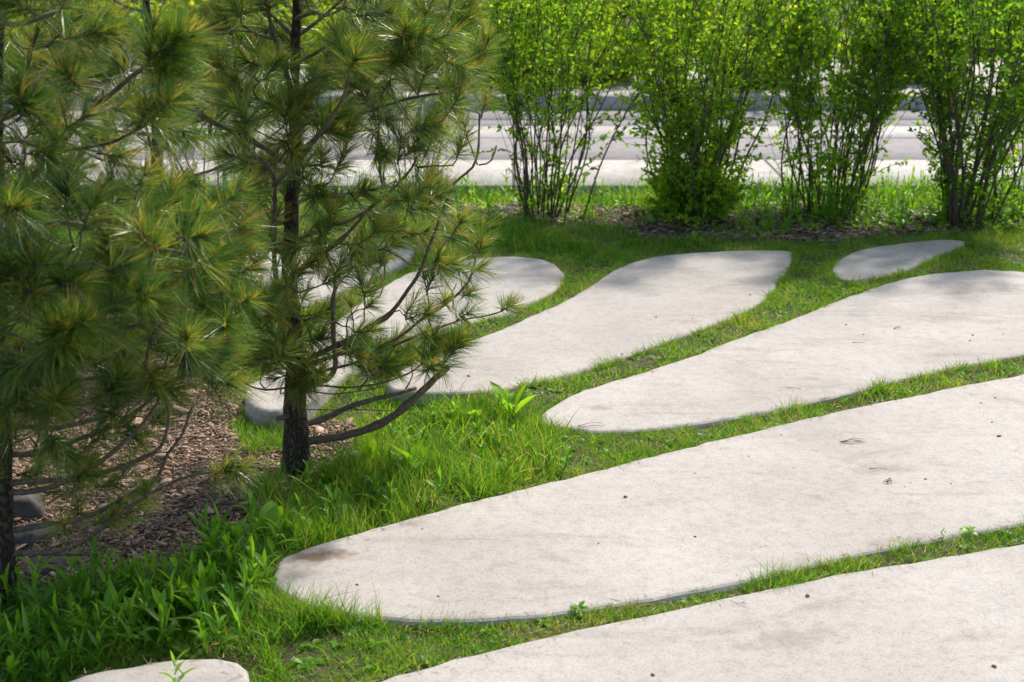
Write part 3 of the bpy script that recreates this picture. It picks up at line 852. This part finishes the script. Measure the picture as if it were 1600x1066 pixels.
shrub('leafy_shrub', 'slim single stemmed shrub left of the dark leaning stems', gp(1232, 345), 1.5, .06, 3, .30, 30, 22, .033, M['leaf'], G1, low=.1, r_mu=.6, fan=.3)
# bushes across the promenade
G2 = 'low bushes along the far kerb'
k = 0
for (u, lab) in ((-120, 'low green bush on the far paving seen beyond the nearest trunk'), (140, 'low green bush on the far paving among the left needles'), (40, 'low green bush on the far paving at the left edge'), (300, 'low green bush on the far paving behind the needles'), (540, 'low green bush on the far paving behind the middle pine'), (735, 'low green bush on the far paving between middle pine and bare stemmed shrub'), (820, 'low bush across the road behind the bare stemmed shrub'),
                 (930, 'low bush on the far paving left of the dense shrub'), (1180, 'low bush on the far paving right of the dense shrub'), (1420, 'low bush on the far paving behind the tall dark shrub')):
    p_ = at(u, 132 - (k % 2) * 8, zk)
    shrub('low_bush', lab, (p_[0], p_[1], zk - .03), .42 if u > 600 else .68, .7, 18, .02, 30, 20, .055, M['leaf_mid'], G2, low=.5, twl=.3, r_mu=.6, cane_r=.008)
    k += 1
G3 = 'yellow green bushes behind the promenade'
labs = ['yellow green bush behind the promenade, %s in the far row' % w for w in
        ('first from the left', 'second from the left', 'third from the left', 'fourth from the left', 'fifth from the left', 'sixth from the left', 'seventh from the left', 'eighth from the left',
         'ninth from the left', 'tenth from the left', 'eleventh from the left', 'twelfth from the left')]
for k, lab in enumerate(labs):
    x = -7.0 + 1.28 * k + rng.normal(0, .15)
    y = (15.3 if x < -.3 else 16.8) + rng.normal(0, .3)
    shrub('far_bush', lab, (x, y, -.01), rng.uniform(1.5, 1.9), .8, 20, .03, 28, 20, .085, M['leaf_far'], G3, low=1.5, twl=.45, cane_r=.012)
# timber fence and a dense hedge close the view
mb = MB()
fr = empty('timber_fence', (-10, 23, 0)); tag(fr, 'dark brown board fence far behind the pines', 'fence')
for k in range(110):
    x = -12 + k * .22
    a = MB(); 
    X0, X1, Y0, Y1, Z1 = x, x + .2, 0, .025 + .01 * (k % 2), 2.3
    V = [(X0, Y0, 0), (X1, Y0, 0), (X1, Y1, 0), (X0, Y1, 0), (X0, Y0, Z1), (X1, Y0, Z1), (X1, Y1, Z1), (X0, Y1, Z1)]
    mb.add(V, [(0, 1, 5, 4), (1, 2, 6, 5), (2, 3, 7, 6), (3, 0, 4, 7), (4, 5, 6, 7)])
mb.build('board_panel', M['fence'], fr, smooth=False)

# ------------------------------------------------------------------ grass, weeds, mulch
W2 = lambda poly, z=0.03: np.array([at(u, v, z)[:2] for u, v in poly])
mulch_poly = W2([(-500,600),(60,560),(300,575),(372,600),(386,650),(430,668),(500,655),(555,668),(560,700),(520,735),(470,765),(420,800),(345,850),(270,905),(100,915),(0,960),(-500,1000)], 0)
bed_poly = W2([(-600,352),(640,350),(760,352),(860,362),(960,366),(1000,382),(1100,386),(1235,384),(1300,392),(1400,378),(1520,372),(1700,366),(1900,356),(1900,318),(-600,318)])
tall_poly = W2([(385,780),(440,720),(520,720),(600,660),(700,645),(780,650),(835,680),(880,700),(880,750),(800,780),(640,835),(480,880),(430,895),(400,860)])
ll_poly = W2([(-300,960),(0,925),(110,905),(250,890),(330,860),(425,850),(428,905),(480,950),(560,968),(600,985),(500,1005),(380,1020),(200,1025),(90,1055),(0,1080),(-300,1100)])
far_poly = W2([(-700,300),(1900,300),(1900,372),(1500,372),(1240,384),(1000,394),(880,408),(740,398),(640,378),(-700,378)])
tip_poly = W2([(366,650),(383,640),(420,652),(458,650),(456,690),(385,700)])
g = MB()
def scatter(n, x0, x1, y0, y1):
    return rng.uniform(x0, x1, n), rng.uniform(y0, y1, n)
def field(x, y, f, s=0.0):
    return np.sin(x * f + 1.7 * s) * np.sin(y * f * 1.13 + s) + .6 * np.sin(x * f * 2.3 + y * f * 1.7 + s * 3)
def grass(x, y, h, w, rmu, lean=.35, prof=(1, .85, .5, .06), dead=.05):
    n = len(x); 
    P = np.column_stack([x, y, gz(x, y) - .004])
    D = np.column_stack([rng.normal(0, lean, n), rng.normal(0, lean, n), np.ones(n)])
    h = np.broadcast_to(h, (n,)) * rng.uniform(.5, 1.15, n)
    b_ = np.column_stack([rng.normal(0, .28, n), rng.normal(0, .28, n), -np.abs(rng.normal(.10, .14, n))]) * h[:, None]
    r = np.clip(rng.normal(rmu, .15, n), 0, .86)
    r = np.where(rng.random(n) < dead * 1.5, rng.uniform(.9, 1, n), r)
    blades(g, P, D, h, w * rng.uniform(.7, 1.25, n), b_, prof, r)
def clear(x, y, m=.0):
    return ~slab_mask(x, y, m)
def within(poly, x, y): return inside(poly, x, y)
def run(n, x0, x1, y0, y1, pred):
    x, y = scatter(n, x0, x1, y0, y1)
    k = pred(x, y); x, y = x[k], y[k]
    return x, y
def lawn_ok(x, y):
    k = clear(x, y, .004) & ~within(mulch_poly, x, y) & ~within(bed_poly, x, y)
    vis = np.abs(x) < .42 * y + .55
    bare = field(x, y, 5.1, 1.0) + .5 * field(x, y, 17, 2.0) > rng.uniform(.35, 2.3, len(x))
    return k & vis & ~bare
# short turf between the slabs: near part fine, far part coarser
x, y = run(230000, -1.9, 2.1, 2.5, 4.6, lawn_ok); grass(x, y, .036 + .014 * np.clip(field(x, y, 9, .3) + .6 * field(x, y, 31, 1.3), -1, 1), .0023, .50 + .12 * np.clip(field(x, y, 6, 2.3), -1, 1), .55, dead=.09)
x, y = run(190000, -2.6, 3.2, 4.6, 7.3, lawn_ok); grass(x, y, .046 + .018 * np.clip(field(x, y, 8, .7) + .6 * field(x, y, 27, 1.9), -1, 1), .0029, .50 + .10 * np.clip(field(x, y, 5, 2.3), -1, 1), .45, dead=.07)
# tufts leaning out of the joints along the slab edges
for O in slab_world:
    k = len(O); n = k * 80
    i0 = rng.integers(0, k, n); f = rng.random(n)[:, None]
    E = O[i0] * (1 - f) + np.roll(O, -1, 0)[i0] * f + rng.normal(0, .013, (n, 2))
    kk = ~slab_mask(E[:, 0], E[:, 1], -.004) & (field(E[:, 0], E[:, 1], 7, 4.) + .4 * field(E[:, 0], E[:, 1], 23, 1.) > -.85) & ~within(mulch_poly, E[:, 0], E[:, 1])
    E = E[kk]
    hh = .036 + .028 * np.clip(field(E[:, 0], E[:, 1], 11, 2.), -.5, 1.3)
    grass(E[:, 0], E[:, 1], hh, np.where(E[:, 1] > 4.6, .0028, .0019), .46, .5, dead=.09)
# longer meadow grass beside the middle pine
x, y = run(76000, -1.7, 1.2, 3.2, 5.0, lambda x, y: within(tall_poly, x, y) & clear(x, y, .006) & (field(x, y, 8, 2.2) + rng.normal(0, .5, len(x)) > -.55))
grass(x, y, .105 + .045 * np.clip(field(x, y, 6, 1.2) + .5 * field(x, y, 21, .2), -1, 1), .0027, .50, .27)
x, y = run(9000, -1.7, 1.2, 3.2, 5.0, lambda x, y: within(tall_poly, x, y) & clear(x, y, .015)); grass(x, y, .125, .0048, .60, .38)
x, y = run(60000, -1.7, 0, 4.0, 5.2, lambda x, y: within(tip_poly, x, y) & clear(x, y, .004)); grass(x, y, .075, .0028, .42, .3)
# lush grass low on the left
x, y = run(60000, -2.4, -.1, 2.6, 3.9, lambda x, y: within(ll_poly, x, y) & clear(x, y, .006) & (field(x, y, 9, 3.2) + rng.normal(0, .5, len(x)) > -.6))
grass(x, y, .085 + .035 * np.clip(field(x, y, 7, .2), -1, 1), .0028, .40, .35)
end_poly = W2([(345,1018),(420,1018),(450,1066),(400,1100),(376,1060),(372,1036)])
x, y = run(60000, -1.4, 0, 2.4, 3.2, lambda x, y: within(end_poly, x, y) & (field(x, y, 19, 2.2) > -.4)); kk_ = slab_mask(x, y); x, y = x[~kk_ | (rng.random(len(x)) < .0)], y[~kk_ | (rng.random(len(x)) < .0)]; grass(x, y, .075, .0028, .50, .6)
lap_poly = W2([(425,915),(445,935),(500,955),(560,972),(620,980),(600,1000),(500,1000),(420,965)])
x, y = run(60000, -1.2, 0, 2.8, 3.8, lambda x, y: within(lap_poly, x, y) & clear(x, y, .004) & (field(x, y, 14, 2.2) > -.5)); grass(x, y, .095, .0028, .50, .35)
# far strip in front of and under the shrubs
x, y = run(120000, -4.5, 4.2, 6.3, 8.5, lambda x, y: within(far_poly, x, y) & clear(x, y, .006) & (within(bed_poly, x, y) == False) & (field(x, y, 5, 5.2) + rng.normal(0, .5, len(x)) > -.35))
grass(x, y, .095 + .04 * np.clip(field(x, y, 5, 2.2), -1, 1), .0036, .42, .28)
x, y = run(60000, -4.5, 4.2, 7.2, 8.5, lambda x, y: (field(x, y, 4, 1.2) + .5 * field(x, y, 11, 2) + rng.normal(0, .35, len(x)) > np.where(y > 7.95, .1, 1.35)) & clear(x, y, .01))
grass(x, y, .12 + .07 * np.clip(field(x, y, 4, 3.2), -1, 1), .0042, .55, .25)
# thin stray blades on the mulch
x, y = run(16000, -2.4, .1, 3.2, 5.6, lambda x, y: within(mulch_poly, x, y) & (field(x, y, 6, 6.2) + rng.normal(0, .3, len(x)) > 1.15)); grass(x, y, .05, .0024, .55, .5)
tag(g.build('grass', M['grass'], smooth=False), 'bright green grass growing in the gaps between the slabs', 'grass', kind='stuff')

# fallen dry blades and needles
lt = MB()
def litter(n, poly, x0, x1, y0, y1, w=.0018, l=.06):
    x, y = run(n, x0, x1, y0, y1, lambda x, y: within(poly, x, y) & clear(x, y, .0)) if poly is not None else run(n, x0, x1, y0, y1, lambda x, y: clear(x, y, .0) & (field(x, y, 5.1, 1.0) > .2))
    n = len(x); a = rng.random(n) * 6.283
    blades(lt, np.column_stack([x, y, gz(x, y) + .006 + .012 * rng.random(n)]), np.column_stack([np.cos(a), np.sin(a), rng.normal(0, .12, n)]), l * rng.uniform(.5, 1.3, n), w, rng.normal(0, .008, (n, 3)), [1, 1, .4], rng.random(n))
litter(42000, mulch_poly, -2.6, .4, 3.2, 6.0)
litter(9000, bed_poly, -4.5, 4.2, 7, 8.5, .004, .07)
litter(26000, None, -1.9, 2.6, 2.6, 6.5, .0022, .03)
for O in slab_world:                                     # dry bits blown against the slab rims
    k = len(O); n = k * 3
    i0 = rng.integers(0, k, n); f = rng.random(n)[:, None]
    E = O[i0] * (1 - f) + np.roll(O, -1, 0)[i0] * f + rng.normal(0, .022, (n, 2))
    z = np.where(slab_mask(E[:, 0], E[:, 1]), SLAB_Z + .0015, gz(E[:, 0], E[:, 1]) + .01)
    a = rng.random(n) * 6.283
    blades(lt, np.column_stack([E, z]), np.column_stack([np.cos(a), np.sin(a), np.zeros(n)]), rng.uniform(.006, .03, n), .0015, np.column_stack([rng.normal(0, .003, (n, 2)), np.zeros(n)]), [1, 1, .4], rng.random(n), side=np.column_stack([-np.sin(a), np.cos(a), np.zeros(n)]))
tag(lt.build('dry_litter', M['litter'], smooth=False), 'dry fallen needles and straw scattered on the soil', 'plant litter', kind='stuff')

# bark mulch: thin split chips lying every way
ch = MB()
def chips(x, y, lmin, lmax, lift=.02):
    n = len(x)
    a = rng.random(n) * 3.1416
    L = rng.uniform(lmin, lmax, n) * rng.uniform(.5, 1, n); W_ = L * rng.uniform(.16, .55, n); T = rng.uniform(.001, .0035, n)
    ex = norm(np.column_stack([np.cos(a), np.sin(a), rng.normal(0, .13, n)]))
    ez = norm(np.column_stack([rng.normal(0, .16, n), rng.normal(0, .16, n), np.ones(n)]))
    ey = norm(np.cross(ez, ex)); ez = np.cross(ex, ey)
    c = np.column_stack([x, y, gz(x, y) + lift * rng.random(n) + .003])
    S = np.array([(-1, -.9), (-.1, -1), (.9, -.8), (1.05, .7), (.1, 1), (-.85, .9)]) * .5
    jit = rng.normal(0, .12, (n, 6, 2))
    S = S[None] + jit
    low = c[:, None] + ex[:, None] * (S[..., 0] * L[:, None])[..., None] + ey[:, None] * (S[..., 1] * W_[:, None])[..., None]
    up_ = low + ez[:, None] * T[:, None, None]
    V = np.concatenate([low, up_], 1).reshape(-1, 3)
    b_ = np.arange(n)[:, None] * 12
    q = [np.stack([b_[:, 0] + i, b_[:, 0] + (i + 1) % 6, b_[:, 0] + 6 + (i + 1) % 6, b_[:, 0] + 6 + i], -1) for i in range(6)]
    q += [np.stack([b_[:, 0] + 6, b_[:, 0] + 7, b_[:, 0] + 8, b_[:, 0] + 9], -1), np.stack([b_[:, 0] + 6, b_[:, 0] + 9, b_[:, 0] + 10, b_[:, 0] + 11], -1)]
    ch.add(V, np.concatenate(q), None, np.repeat(np.clip(rng.normal(.48, .28, n), 0, 1), 12))
x, y = run(80000, -2.8, .3, 3.1, 6.2, lambda x, y: within(mulch_poly, x, y) & clear(x, y, .01)); chips(x, y, .005, .030, .015)
x, y = run(1600, -2.8, .3, 3.1, 6.2, lambda x, y: within(mulch_poly, x, y) & clear(x, y, .02)); chips(x, y, .045, .085, .022)
x, y = run(26000, -5, 5, 6.6, 8.4, lambda x, y: within(bed_poly, x, y) & clear(x, y, .01)); chips(x, y, .015, .05)
tag(ch.build('bark_mulch', M['chips'], smooth=False), 'brown bark mulch of split chips under the pines', 'mulch', kind='stuff')

# ------------------------------------------------------------------ broad weeds
LP = [.22, .75, 1.0, .8, .42, .04]
def lance(mb, P, D, L, W_, droop, r, lp=LP):
    N = len(P); D = norm(D)
    side = norm(np.cross(D, np.tile(UP, (N, 1))) + rng.normal(0, .12, (N, 3)))
    side = norm(side - D * np.sum(side * D, 1, keepdims=True))
    outw = D.copy(); outw[:, 2] = 0
    bend = (outw * .35 + np.array([0, 0, -1.0])) * (L * droop)[:, None]
    blades(mb, P, D, L, W_, bend, lp, r, side=side, fold=.35)
def upright_weed(mb, p, h, nl, ll, r=.5):
    p = np.asarray(p, float)
    tip = p + np.array([*rng.normal(0, .12, 2) * h, h])
    tube(mb, np.array([p, (p + tip) / 2 + np.array([*rng.normal(0, .008, 2), 0]), tip]), [.0022, .0018, .0012], 4, r)
    t = np.linspace(.15, 1, nl); a = np.arange(nl) * 2.4 + rng.random() * 6
    B = p + (tip - p) * t[:, None]
    el = .5 + .85 * t + rng.normal(0, .25, nl)
    D = np.column_stack([np.cos(a) * np.cos(el), np.sin(a) * np.cos(el), np.sin(el)])
    L = ll * (1 - .25 * t) * rng.uniform(.8, 1.2, nl)
    lance(mb, B, D, L, L * rng.uniform(.12, .21), rng.uniform(.1, .7, nl), np.clip(rng.normal(r, .15, nl), 0, 1))
def rosette_weed(mb, p, nl, ll, wr, el=.9, r=.6):
    a = np.arange(nl) * 2.4 + rng.random() * 6
    e = np.clip(rng.normal(el, .22, nl), .15, 1.45)
    D = np.column_stack([np.cos(a) * np.cos(e), np.sin(a) * np.cos(e), np.sin(e)])
    L = ll * rng.uniform(.65, 1.15, nl)
    lance(mb, np.repeat(np.asarray(p)[None], nl, 0), D, L, L * wr, rng.uniform(.15, .6, nl), np.clip(rng.normal(r, .18, nl), 0, 1), [.10, .35, .85, 1.0, .7, .08])
# a mass of lance-leaved plants at lower left
u = MB()
x, y = run(820, -2.4, -.62, 2.6, 3.8, lambda x, y: within(ll_poly, x, y) & clear(x, y, .015))
for X_, Y_ in zip(x, y):
    pxu = 800 + X_ / Y_ * F * .98
    hh = rng.uniform(.05, .13) * (1.0 if pxu > 60 else .8)
    upright_weed(u, (X_, Y_, float(gz(X_, Y_))), hh, rng.integers(6, 11), rng.uniform(.06, .12), rng.uniform(.3, .8))
tag(u.build('weed_undergrowth', M['weed'], smooth=False), 'mass of lance leaved weeds growing thickly at lower left', 'weeds', kind='stuff')
def weed_thing(name, label, u_, v_, fn, z=.03, group='single leafy weeds'):
    p_ = at(u_, v_, z); p_[2] = float(gz(p_[0], p_[1]))
    if slab_mask(np.array([p_[0]]), np.array([p_[1]]))[0]: p_[2] = SLAB_Z
    m_ = MB(); fn(m_, p_)
    return tag(m_.build(name, M['weed'], smooth=False, loc=tuple(p_)), label, 'weed', group)
weed_thing('broadleaf_weed', 'broad leafed weed with upright leaf at the tip of a slab', 800, 668, lambda m_, p_: rosette_weed(m_, p_, 9, .19, .20, 1.0, .75))
weed_thing('broadleaf_weed', 'tall leafed weed between the pine trunk and the slab tip', 745, 672, lambda m_, p_: rosette_weed(m_, p_, 9, .18, .20, 1.15, .85))
weed_thing('broadleaf_weed', 'broad leafed weed flopping onto bare mulch right of the trunk', 650, 742, lambda m_, p_: rosette_weed(m_, p_, 8, .16, .34, .95, .85))
weed_thing('broadleaf_weed', 'small bright weed under the low bare pine branch', 575, 722, lambda m_, p_: rosette_weed(m_, p_, 7, .14, .28, 1.05, .85))
weed_thing('broadleaf_weed', 'oval leafed weed beside the stained slab tip', 415, 838, lambda m_, p_: rosette_weed(m_, p_, 7, .15, .36, 1.2, .5))
weed_thing('broadleaf_weed', 'weed with rounded leaves in the grass left of the stained slab tip', 455, 845, lambda m_, p_: rosette_weed(m_, p_, 5, .13, .36, 1.3, .5))
weed_thing('lanceleaf_weed', 'tall lance leaved weed touching the left tip of the stained slab', 398, 925, lambda m_, p_: upright_weed(m_, p_, .12, 14, .10, .8))
weed_thing('lanceleaf_weed', 'bright lance leaved weed overhanging the slab tip', 372, 905, lambda m_, p_: upright_weed(m_, p_, .12, 13, .09, .95))
weed_thing('lanceleaf_weed', 'lance leaved weed poking up over the bottom left slab', 272, 1072, lambda m_, p_: upright_weed(m_, p_, .06, 9, .07, .8), SLAB_Z)
weed_thing('lanceleaf_weed', 'yellow green lance leaved weed in the middle of the weedy mass', 300, 960, lambda m_, p_: upright_weed(m_, p_, .13, 11, .11, .9))
weed_thing('lanceleaf_weed', 'dark lance leaved weed against the mulch at lower left', 170, 945, lambda m_, p_: upright_weed(m_, p_, .16, 12, .13, .25))
weed_thing('lanceleaf_weed', 'lance leaved weed near the foot of the nearest pine', 60, 985, lambda m_, p_: upright_weed(m_, p_, .13, 11, .12, .3))
weed_thing('seedling_weed', 'little sprout on the mulch left of the middle pine trunk', 415, 716, lambda m_, p_: upright_weed(m_, p_, .035, 6, .05, .9))
weed_thing('seedling_weed', 'bright little sprout in the joint near the right edge of the photo', 1512, 853, lambda m_, p_: rosette_weed(m_, p_, 6, .032, .5, .7, 1.0))
weed_thing('seedling_weed', 'small sprout on the slab edge above the bottom right joint', 1475, 838, lambda m_, p_: upright_weed(m_, p_, .022, 5, .02, .9), SLAB_Z)
weed_thing('seedling_weed', 'round leafed sprout in the joint below the stained slab', 905, 978, lambda m_, p_: rosette_weed(m_, p_, 8, .026, .5, .4, .5))
# scattered small weeds
sw = MB()
def some(n, poly, x0, x1, y0, y1, kind, hs, ls):
    x, y = run(n, x0, x1, y0, y1, lambda x, y: within(poly, x, y) & clear(x, y, .03))
    for X_, Y_ in zip(x, y):
        p_ = (X_, Y_, float(gz(X_, Y_)))
        if (kind == 'mix' and rng.random() < .5) or kind == 'ros': rosette_weed(sw, p_, rng.integers(5, 9), ls * rng.uniform(.6, 1.2), rng.uniform(.2, .4), rng.uniform(.5, 1.1), rng.uniform(.3, .9))
        else: upright_weed(sw, p_, hs * rng.uniform(.6, 1.2), rng.integers(6, 11), ls * rng.uniform(.7, 1.1), rng.uniform(.3, .9))
some(620, tall_poly, -1.7, 1.2, 3.2, 5.0, 'mix', .08, .075)
some(900, W2([(-700,296),(1900,296),(1900,362),(-700,362)]), -4.5, 4.4, 7.1, 8.5, 'mix', .14, .09)
some(1500, W2([(1150,296),(1900,296),(1900,372),(1150,372)]), 1.0, 4.4, 7.0, 8.5, 'mix', .16, .07)
some(420, far_poly, -3, 4.2, 6.3, 8, 'ros', .05, .07)
allp = np.array([(-2.2, 2.5), (3.2, 2.5), (3.2, 7.2), (-2.2, 7.2)])
def joint_ok(x, y): return clear(x, y, .01) & ~within(mulch_poly, x, y)
x, y = run(5200, -1.6, 3, 2.6, 7, joint_ok)
for X_, Y_ in zip(x, y): rosette_weed(sw, (X_, Y_, float(gz(X_, Y_))), rng.integers(4, 8), rng.uniform(.015, .035), .55, .45, rng.uniform(.2, .8))
tag(sw.build('weed_ground_cover', M['weed'], smooth=False), 'small mixed weeds sprinkled through grass and shrub bed', 'weeds', kind='stuff')

# dandelion clocks and flowers
def ball(mb, c, r_, n=9):
    P = []
    for a in np.linspace(0, math.pi, n):
        for b_ in np.linspace(0, 2 * math.pi, 2 * n, endpoint=False):
            P.append((math.sin(a) * math.cos(b_), math.sin(a) * math.sin(b_), math.cos(a)))
    P = np.array(P) * r_ + c
    q = [(i * 2 * n + j, i * 2 * n + (j + 1) % (2 * n), (i + 1) * 2 * n + (j + 1) % (2 * n), (i + 1) * 2 * n + j) for i in range(n - 1) for j in range(2 * n)]
    mb.add(P, q)
def dandelion(u_, v_, vbase, label, clock=True, r_=.018):
    b_ = at(u_, vbase, .03); b_[2] = float(gz(b_[0], b_[1]))
    top = atY(u_, v_, b_[1])
    root = empty('dandelion', tuple(b_)); tag(root, label, 'dandelion')
    s_ = MB(); t_ = top - b_
    tube(s_, np.array([[0, 0, 0], t_ * .5 + [.006, 0, 0], t_]), [.0022, .002, .0018], 5); s_.build('stalk', M['weed'], root)
    l_ = MB(); rosette_weed(l_, (0, 0, 0), 8, .045 if b_[1] < 6 else .10, .22, .45, .6); l_.build('leaves', M['weed'], root, smooth=False)
    h_ = MB()
    if clock:
        ball(h_, t_, r_ * .55)
        n = 260; D = norm(rng.normal(size=(n, 3)))
        blades(h_, np.repeat(t_[None], n, 0), D, r_ * rng.uniform(.85, 1.05, n), .0022, np.zeros((n, 3)), [.3, .5, 1.6], np.full(n, .5))
        h_.build('seed_head', M['seedhead'], root)
    else:
        n = 60; a = rng.random(n) * 6.283
        blades(h_, np.repeat(t_[None], n, 0), np.column_stack([np.cos(a), np.sin(a), rng.uniform(.1, 1.2, n)]), r_ * rng.uniform(.7, 1, n), .003, np.zeros((n, 3)), [.6, 1, .7], np.full(n, .5))
        h_.build('flower_head', M['petal_y'], root)
dandelion(792, 327, 352, 'white dandelion clock at the foot of the bare stemmed shrub')
dandelion(758, 341, 356, 'smaller white dandelion clock left of the bare stemmed shrub', r_=.011)
dandelion(936, 694, 703, 'pale dandelion clock low in the grass below the slab tip', r_=.010)
dandelion(1172, 514, 521, 'yellow dandelion flower in the grass between two slabs', False, .014)
dandelion(1344, 312, 340, 'yellow dandelion flower in the bed behind the small slab', False, .018)

# ------------------------------------------------------------------ rocks
def rock(label, u_, v_, sx, sy, sz, rot):
    p_ = at(u_, v_, 0); m_ = MB()
    n = 12; P = []
    for i in range(n + 1):
        a = math.pi * i / n
        for j in range(20):
            b_ = 2 * math.pi * j / 20
            d = np.array([math.sin(a) * math.cos(b_), math.sin(a) * math.sin(b_), math.cos(a)])
            e = np.sign(d) * np.abs(d) ** .62
            e = e * (1 + .16 * math.sin(5 * d[0] + rot * 3) * math.cos(4 * d[1] + 2 * d[2]) + .04 * rng.normal())
            P.append(e * [sx, sy, sz])
    P = np.array(P); c, s_ = math.cos(rot), math.sin(rot)
    P = np.column_stack([P[:, 0] * c - P[:, 1] * s_, P[:, 0] * s_ + P[:, 1] * c, P[:, 2]]) + [0, 0, sz * .35]
    q = [(i * 20 + j, (i + 1) * 20 + j, (i + 1) * 20 + (j + 1) % 20, i * 20 + (j + 1) % 20) for i in range(n) for j in range(20)]
    m_.add(P, q); o = m_.build('grey_rock', M['rock'], smooth=False); o.location = (p_[0], p_[1], 0)
    tag(o, label, 'rock', 'slate rocks by the nearest pine')
rock('tallest grey rock beside the nearest pine trunk', 32, 810, .07, .06, .055, .4)
rock('middle grey rock half hidden under low pine twigs', 52, 850, .06, .05, .035, 1.1)
rock('flat dark rock lying on mulch nearest the camera', 78, 895, .065, .05, .022, .2)

# ------------------------------------------------------------------ small things lying on the slabs
def crumb(u_, v_, r0_, label='small dark crumb of bark lying on the pale concrete', name='bark_crumb', grp='bark crumbs on the slabs', flat=.5, z=SLAB_Z):
    p_ = at(u_, v_, z); m_ = MB(); n = 6; P = []; r_ = r0_ * .72
    for i in range(n + 1):
        for j in range(8):
            a, b_ = math.pi * i / n, 2 * math.pi * j / 8
            P.append(np.array([math.sin(a) * math.cos(b_) * 1.5, math.sin(a) * math.sin(b_), math.cos(a) * flat]) * r_ * (1 + .22 * rng.normal()))
    m_.add(np.array(P), [(i * 8 + j, (i + 1) * 8 + j, (i + 1) * 8 + (j + 1) % 8, i * 8 + (j + 1) % 8) for i in range(n) for j in range(8)])
    o = m_.build(name, M['debris'], smooth=False); o.location = (p_[0], p_[1], z + r_ * flat * .7); o.rotation_euler = (0, 0, rng.random() * 6)
    return tag(o, label, 'debris', grp)
crumb(977, 777, .0075, 'dark wood chip alone on the middle of the stained slab')
for (a, b_, r_) in ((685, 932, .0035), (660, 827, .003), (558, 914, .004), (935, 849, .003), (1086, 839, .004), (1086, 740, .003), (1446, 749, .004), (1170, 714, .003), (1486, 756, .003), (1020, 1055, .005), (1553, 1042, .006),
                    (1322, 508, .005), (1349, 523, .004), (1520, 524, .005), (1172, 461, .005), (1515, 533, .004), (1568, 522, .004), (1082, 498, .004), (972, 554, .005), (732, 588, .006), (846, 404, .009), (1025, 496, .004),
                    (1220, 680, .003), (1555, 622, .004), (1533, 630, .004), (1550, 660, .004), (1423, 755, .0025), (1414, 761, .0025), (1240, 731, .0025)):
    crumb(a, b_, r_, 'small dark crumb of bark on the ' + ('far end of the slab behind the pine trunk' if a == 846 else 'bottom right slab' if b_ > 1000 else 'longest slab with a stained tip' if b_ > 600 else 'slab just below the small short one' if a > 1250 else 'slab with the squared shaded end'))
crumb(1561, 682, .007, 'reddish brown flake near the right edge on the stained slab')
crumb(1262, 932, .007, 'tan flake near the upper edge of the bottom right slab')
def twig(u_, v_, L, a, label, n=4, mat='dryleaf', z=SLAB_Z):
    p_ = at(u_, v_, z); m_ = MB()
    for k in range(n):
        aa = a + rng.normal(0, .12); o_ = rng.normal(0, .004, 2)
        P = np.array([[o_[0], o_[1], .003], [o_[0] + math.cos(aa) * L * .5, o_[1] + math.sin(aa) * L * .5, .006 + .003 * k], [o_[0] + math.cos(aa + .1) * L, o_[1] + math.sin(aa + .1) * L, .003]])
        tube(m_, P, [.0012, .001, .0007], 4)
    o = m_.build('dry_twig', M[mat], smooth=False); o.location = (p_[0], p_[1], z)
    tag(o, label, 'twig', 'dry twigs on the slabs')
twig(1315, 692, .075, .05, 'olive bundle of dead needles on the longest slab')
twig(1358, 734, .055, .02, 'single thin stalk lying flat above a brown stain', 1)
twig(1385, 756, .02, .3, 'short crumpled brown bit below the thin stalk', 5, 'debris')
twig(1395, 515, .04, .5, 'greenish stalk in the middle of the slab right of the dandelion flower', 2)
twig(1230, 607, .05, -.4, 'thin straw near the lower edge of the slab below the dandelion flower', 1)
twig(1330, 536, .05, .0, 'faint straw lying across the wide slab', 1)
twig(905, 668, .09, .35, 'curved dry stalk at the lower edge of the slab tip', 2)
twig(640, 1018, .05, 1.0, 'pale tuft of dry leaves in the turf above the bottom slab', 9, 'dryleaf', .035)
twig(1218, 482, .09, .1, 'brown forked twig lying in grass between two slabs', 3, 'debris', .05)
twig(385, 840, .10, .2, 'short dead stick lying on the mulch beside the rounded leaf weed', 2, 'debris', .02)
